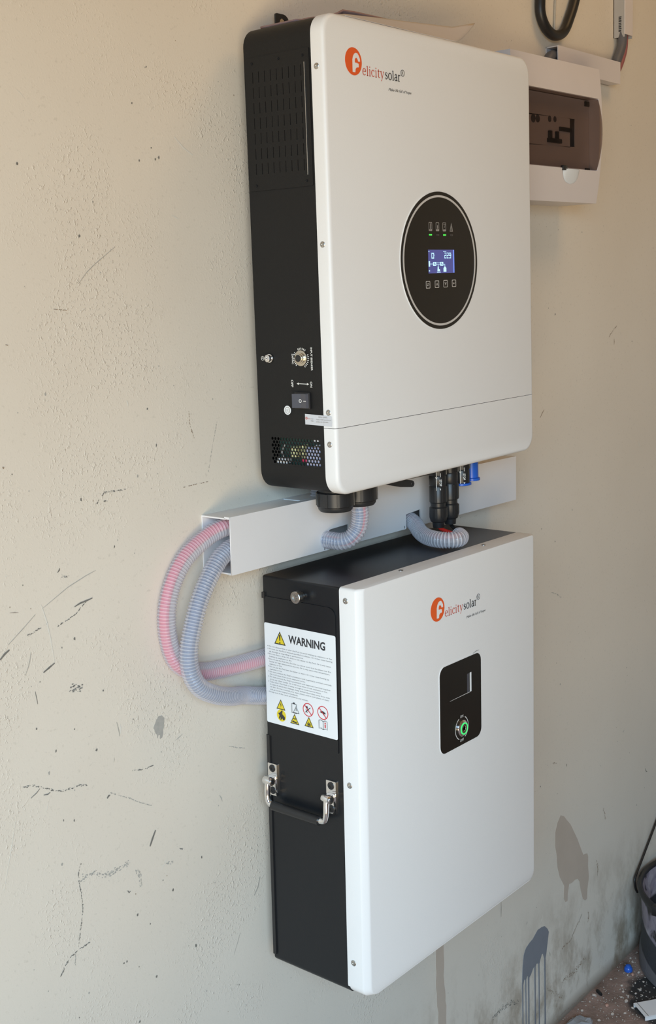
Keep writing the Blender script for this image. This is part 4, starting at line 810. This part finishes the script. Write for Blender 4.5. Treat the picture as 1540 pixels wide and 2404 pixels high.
# finger scoop below the door
bm = B(); rows = []
for k in range(9):
    s = k / 8; z = dz0 - .0015 - .0205 * s; hw = .0235 * (max(0, 1 - s ** 2.6)) ** .5 + .0004
    rows.append([(.166 + hw * math.cos(PI * j / 8), -prof(z) - .0003 - .0042 * (1 - s) * math.sin(PI * j / 8), z) for j in range(9)])
g = [[bm.verts.new(p) for p in r] for r in rows]
for a, b_ in zip(g, g[1:]):
    for k in range(8): bm.faces.new((a[k], a[k + 1], b_[k + 1], b_[k]))
obj('finger_tab', bm, M['label'], dbx, smooth=60)
ip = obj('inner_panel', plate([[(dx0 + .001, dz0 + .001), (dx1 - .001, dz0 + .001), (dx1 - .001, dz1 - .001), (dx0 + .001, dz1 - .001)], [(.030, .0765), (.2045, .0815), (.2060, .1222), (.030, .1178)]], .0015, FR, .0545), M['pvc_box'], dbx, smooth=None, label='white inner cover plate')
for x, z in ((.243, .1495), (.243, .0520)): obj('corner_hinge', box(B(), (x - .009, -.0585, z - .0070), (x + .004, -.0555, z + .0005), .001), M['cable_black'], dbx)
obj('back_plate', box(B(), (.004, -.004, .004), (BWd - .004, -.0005, HT - .004)), M['cable_black'], dbx, smooth=None)
sw_ = obj('switch_module', box(B(), (.050, -.0560, .0790), (.1900, -.020, .1215), .001), M['pvc_box'], dbx, smooth=None, label='cream switch module')
obj('toggle', box(box(box(B(), (.1205, -.0600, .0835), (.1585, -.0555, .0895), .0008), (.1235, -.0595, .0890), (.1310, -.0555, .1000), .0006), (.1440, -.0595, .0890), (.1510, -.0555, .1000), .0006), M['cable_black'], sw_)
for x, z, r in ((.082, .1140, .0060), (.0945, .1145, .0055), (.1285, .1165, .0045), (.1440, .1172, .0042)): obj('terminal_screw', plate([circ(x, z, r, 14)], .0010, FR, .0556), M['cable_grey'], sw_, smooth=None)
obj('busbar_tongue', box(B(), (.1560, -.0580, .1015), (.1930, -.0558, .1075), .0006), M['cable_black'], sw_, smooth=None)
# small trunkings, wires and the black cable above it
st_ = thing('mini_trunking', 'short horizontal white trunking on the wall above the distribution box', 'trunking', (.590, WY, 1.5618), 0.0)
bm = B(); Ls, Hs, Ds = .2055, .0338, .0200
box(bm, (0, -.0012, 0), (Ls, 0.0004, Hs)); box(bm, (0, -Ds, Hs - .0012), (Ls, 0, Hs)); box(bm, (0, -Ds, 0), (Ls, 0, .0012)); obj('tray', bm, M['pvc_box'], st_, smooth=None)
obj('lid', box(B(), (-.0005, -Ds - .001, -.0004), (Ls + .0005, -Ds + .0004, Hs + .0004)), M['pvc_box'], st_, smooth=None)
vt = thing('mini_trunking', 'vertical white trunking with printed lettering running up the wall', 'trunking', (.8134, WY, 1.6390), 0.0)
bm = B(); Wv, Dv, Hv = .0270, .0200, .96
box(bm, (0, -.0012, 0), (Wv, 0.0004, Hv)); box(bm, (0, -Dv, 0), (.0012, 0, Hv)); box(bm, (Wv - .0012, -Dv, 0), (Wv, 0, Hv)); obj('tray', bm, M['pvc_shaded'], vt, smooth=None)
obj('lid', box(B(), (-.0004, -Dv - .001, .004), (Wv + .0004, -Dv + .0004, Hv)), M['pvc_box'], vt, smooth=None)
obj('printed_marks', join([poly([(-.0006, -.0135 - w, z), (-.0006, -.0085, z), (-.0006, -.0085, z + h), (-.0006, -.0135 - w, z + h)], lambda x, y, z: (x, y, z)) if False else (lambda bm_: (bm_.faces.new([bm_.verts.new(p) for p in ((-.0006, -.0140 - w, z), (-.0006, -.0095, z), (-.0006, -.0095, z + h), (-.0006, -.0140 - w, z + h))]), bm_.to_mesh(bpy.data.meshes.new('x')), bm_)[2])(B()) and poly([(-.0140 - w, z), (-.0095, z), (-.0095, z + h), (-.0140 - w, z + h)], lambda x, y, q: (-.0006, x, y)) for z, h, w in ((.0085, .0028, .0), (.0125, .0016, .0006), (.0152, .0022, 0), (.0185, .0014, .0004), (.0208, .0018, 0), (.0240, .0026, .0004), (.0278, .0020, 0), (.0308, .0016, .0005))]), M['ink'], vt, smooth=None)
def cable(name, label, pts, r, mat, n=60, group=None): return tag(obj(name, tube(B(), pts, r, n, 18), mat, smooth=60), label, 'cable', group)
cable('grey_wires', 'flat grey cable between the two small trunkings', [(.8215, .010, 1.660), (.8200, .009, 1.640), (.8150, .009, 1.622), (.8040, .010, 1.604), (.7960, .011, 1.590), (.7800, .012, 1.580)], .0075, M['cable_grey'])
cable('red_wire', 'dull red wire beside the grey cable between the small trunkings', [(.8330, .010, 1.660), (.8330, .010, 1.640), (.8300, .010, 1.620), (.8190, .011, 1.598), (.8050, .012, 1.582), (.7850, .012, 1.574)], .0042, M['cable_pink'])
cable('grey_wires', 'grey cable leaving the far end of the short trunking behind the inverter', [(.640, .012, 1.580), (.610, .012, 1.582), (.5900, .012, 1.582), (.5780, .012, 1.573), (.5720, .013, 1.555), (.5700, .013, 1.530)], .0080, M['cable_grey'])
cable('red_wire', 'dull red wire entering the short trunking beside the inverter', [(.640, .010, 1.571), (.612, .008, 1.572), (.5980, .006, 1.568), (.5910, .006, 1.555), (.5890, .008, 1.530)], .0042, M['cable_pink'])
cable('black_cable', 'thick black cable hanging in a loop above the distribution box', [(.563, .0135, 1.800), (.560, .0130, 1.720), (.5575, .0125, 1.665), (.5575, .0125, 1.640), (.5690, .0120, 1.6225), (.5890, .0120, 1.6135), (.6090, .0120, 1.6143), (.6290, .0120, 1.6240), (.6465, .0120, 1.6465), (.6620, .0125, 1.6710), (.685, .0130, 1.72), (.70, .0135, 1.80)], .0078, M['cable_black'], 90)
cable('thin_wire', 'thin grey wire running up the wall inside the black cable loop', [(.6110, .0195, 1.618), (.6135, .0195, 1.650), (.617, .0195, 1.70), (.62, .0195, 1.80)], .0016, M['scuff_g'])
cable('hanging_cord', 'thin black cord hanging down the wall to the bucket', [(1.10, .016, .345), (1.0200, .0165, .2535), (.9823, .0165, .2202), (.9545, .0165, .1966), (.9235, .0165, .1707), (.8930, .0150, .1494), (.8900, .0140, .1400), (.8930, .0140, .1280), (.9000, .0140, .1180)], .0021, M['cable_black'], 70)

# ------------------------------------------------------------------ papers on top of the inverter
def sheet(name, label, mat, fn, nx=20, ny=10, th=.0006):
    bm = B(); g = [[bm.verts.new(fn(i / nx, j / ny)) for j in range(ny + 1)] for i in range(nx + 1)]
    for i in range(nx):
        for j in range(ny): bm.faces.new((g[i][j], g[i + 1][j], g[i + 1][j + 1], g[i][j + 1]))
    o = obj(name, bm, mat, smooth=60); md = o.modifiers.new('thickness', 'SOLIDIFY'); md.thickness = th
    return tag(o, label, 'paper', 'papers lying on the inverter')
it = Matrix.Translation((.1055 + .0016, 0, 1.27503 - .25)) @ Matrix.Rotation(-.0064, 4, 'Y') @ Matrix.Translation((0, 0, .25))
def lerp_pts(pts, s):
    for (s0, *a), (s1, *b_) in zip(pts, pts[1:]):
        if s <= s1: k = (s - s0) / (s1 - s0); k = k * k * (3 - 2 * k) if len(a) < 2 else k; return [p + (q - p) * k for p, q in zip(a, b_)]
    return list(pts[-1][1:])
WB = [(0, -.135, .2590), (.12, -.117, .2672), (.40, -.027, .2738), (.55, .010, .2760), (.85, .1066, .2830), (1, .157, .2945)]
def white_sheet(s, t):                                                        # front edge on the lid, back edge lifting, right corner curled up
    u1, v1 = lerp_pts(WB, s); u0 = -.165 + s * .206; v0 = .2507
    return it @ Vector((u0 + (u1 - u0) * t, -.108 + .046 * t, v0 + (v1 - v0) * t ** 1.25))
sheet('paper_sheet', 'loose white paper sheet with a curled corner on top of the inverter', M['paper'], white_sheet)
RB = [(0, .2512), (.17, .2580), (.34, .2655), (.365, .2725), (.55, .2738), (.77, .2742), (1, .2725)]
def cover_sheet(s, t):
    v, = lerp_pts(RB, s); return it @ Vector((-.184 + s * .201, -.056 + .050 * t, .2526 + (v + .0014 - .2526) * (1 - t) ** 1.5 + .0002))
sheet('booklet', 'reddish-brown booklet lying on top of the inverter behind the white sheet', M['paper_red'], cover_sheet, th=.0022)

# ------------------------------------------------------------------ things on the floor by the wall
bk_ = thing('bucket', 'mortar-splashed dark plastic bucket standing against the wall', 'bucket', (.9360, -.1400, 0))
obj('pail', lathe(B(), [(.1460, .000), (.1510, .005), (.1510, .030), (.1465, .060), (.1465, .100), (.1490, .150), (.1455, .1500), (.1425, .090), (.1400, .030), (.0010, .030)], 56, 'z', cap=True), M['bucket'], bk_, smooth=30)
bm = B(); loops = []
for k in range(64):
    a = 2 * PI * k / 64; loops.append([((.1500 + r * math.cos(b_)) * math.cos(a), (.1500 + r * math.cos(b_)) * math.sin(a), .1500 + r * 1.5 * math.sin(b_)) for b_ in [2 * PI * q / 8 for q in range(8)] for r in (.0050,)])
loft(bm, loops + [loops[0]], False, False); bmesh.ops.remove_doubles(bm, verts=bm.verts[:], dist=1e-6)
obj('rim', bm, M['cable_black'], bk_, smooth=60)
obj('handle_lug', box(B(), (-.1420, .068, .142), (-.1280, .078, .160), .002), M['cable_black'], bk_)
obj('dried_mortar', lathe(B(), [(.1350, .040), (.1300, .062), (.1150, .080), (.0800, .096), (.0300, .104), (.0010, .105)], 40, 'z', cap=False), M['bucket'], bk_, smooth=60)
tag(obj('bottle_cap', lathe(B(), [(.0075, 0), (.0078, .0012), (.0072, .0062), (.0060, .0078), (.0048, .0080), (.0045, .0108), (.0034, .0114)], 22, 'z'), M['blue_cap'], loc=(.8304, -.0020, 0)), 'small blue plastic cap on the dusty floor', 'cap')
th_ = thing('trunking_offcut', 'white offcut of trunking lid lying on the dark floor stain', 'offcut', (.7059, -.0927, .0002)); th_.rotation_euler = (0, 0, math.atan2(-.0214, .0287))
bm = B(); box(bm, (0, 0, .0060), (.17, .0420, .0076), .0004); box(bm, (0, .0, .0), (.17, .0016, .0070)); box(bm, (0, .0404, .0), (.17, .0420, .0070)); obj('lid_piece', bm, M['pvc'], th_, smooth=None)
obj('clip_groove', box(B(), (.0055, .0005, .0074), (.0070, .0415, .0079)), M['grey_print'], th_, smooth=None); 
tag(obj('wall_plug', lathe(B(), [(.0024, 0), (.0030, .004), (.0030, .013), (.0020, .015)], 10, 'x', (0, 0, .0030)), M['cable_black'], loc=(.7280, .0000, 0)), 'small dark wall plug lying on the floor', 'plug').rotation_euler = (0, 0, 1.0)
def pebble_mesh(seed, flat=.6, sub_=1):
    r = random.Random(seed); bm = B(); bmesh.ops.create_icosphere(bm, subdivisions=sub_, radius=1)
    ph = [(r.uniform(-1, 1), r.uniform(-1, 1), r.uniform(-1, 1), r.uniform(1, 2.4)) for _ in range(5)]
    for v in bm.verts:
        k = 1 + sum(.16 * math.sin(v.co.dot(Vector(p[:3])) * p[3] * 2 + p[3]) for p in ph) * .6; v.co = Vector((v.co.x * k, v.co.y * k * .8, v.co.z * k * flat))
    return bm
pm = [obj('tmp', pebble_mesh(i * 3 + 2), None, smooth=None).data for i in range(4)]
for o in [o for o in bpy.data.objects if o.name.startswith('tmp')]: bpy.data.objects.remove(o)
for m_ in pm[:3]: m_.materials.append(M['stone'])
pm[3].materials.append(M['stone_pink'])
PEB = [(.7069, -.0214, .0050, 3), (.7383, -.0421, .0062, 0), (.7217, .0105, .0055, 1), (.7783, -.0147, .0042, 2), (.8208, -.0148, .0060, 3), (.690, -.040, .0050, 0), (.745, -.030, .0036, 1), (.7620, -.0250, .0040, 2), (.770, -.045, .0034, 0), (.800, -.030, .0035, 1), (.812, -.040, .0034, 2), (.845, .004, .0042, 0), (.860, .004, .0036, 1), (.870, .013, .0034, 2), (.7050, -.0560, .0040, 0), (.7260, -.0600, .0044, 1), (.7550, -.0380, .0038, 2), (.785, -.046, .0040, 0), (.815, -.008, .0040, 1), (.700, .008, .0034, 2), (.668, .006, .0040, 0), (.7850, .010, .0034, 1), (.660, -.030, .0045, 2), (.646, -.012, .0040, 3), (.835, -.020, .0040, 0), (.7720, -.0560, .0030, 1)]
for i, (x, y, r, k) in enumerate(PEB):
    o = bpy.data.objects.new('pebble', pm[k]); COL.objects.link(o); r *= .72; o.location = (x, y, r * .48); o.scale = (r, r * rnd.uniform(.75, 1.1), r); o.rotation_euler = (0, 0, rnd.uniform(0, 6.28))
    tag(o, 'pinkish pebble on the dusty floor by the wall' if k == 3 else 'small pale pebble on the dusty floor by the wall', 'pebble', 'pink pebbles on the floor' if k == 3 else 'pale pebbles on the floor')
bm = pebble_mesh(31, .62, 3)
for v in bm.verts: v.co = Vector((v.co.x * .032, v.co.y * .022, v.co.z * .011 + .005)) + Vector((rnd.uniform(-1, 1), rnd.uniform(-1, 1), rnd.uniform(-1, 1))) * .0016
tag(obj('cement_lump', bm, M['cement'], loc=(.6180, -.0120, 0), smooth=20), 'rough grey lump of cement at the foot of the wall', 'cement lump')
bm = B()
for _ in range(520):
    x = rnd.uniform(.58, .90); y = rnd.uniform(-.13, .020); r = rnd.uniform(.0005, .0016)
    g = bmesh.ops.create_icosphere(bm, subdivisions=1, radius=r, matrix=Matrix.Translation((x, y, r * .6)) @ Matrix.Diagonal((1, rnd.uniform(.6, 1.2), .7, 1)))
o = obj('floor_grit', bm, M['grit'], smooth=None, kind='stuff'); tag(o, 'fine pale grit scattered on the floor', 'grit')
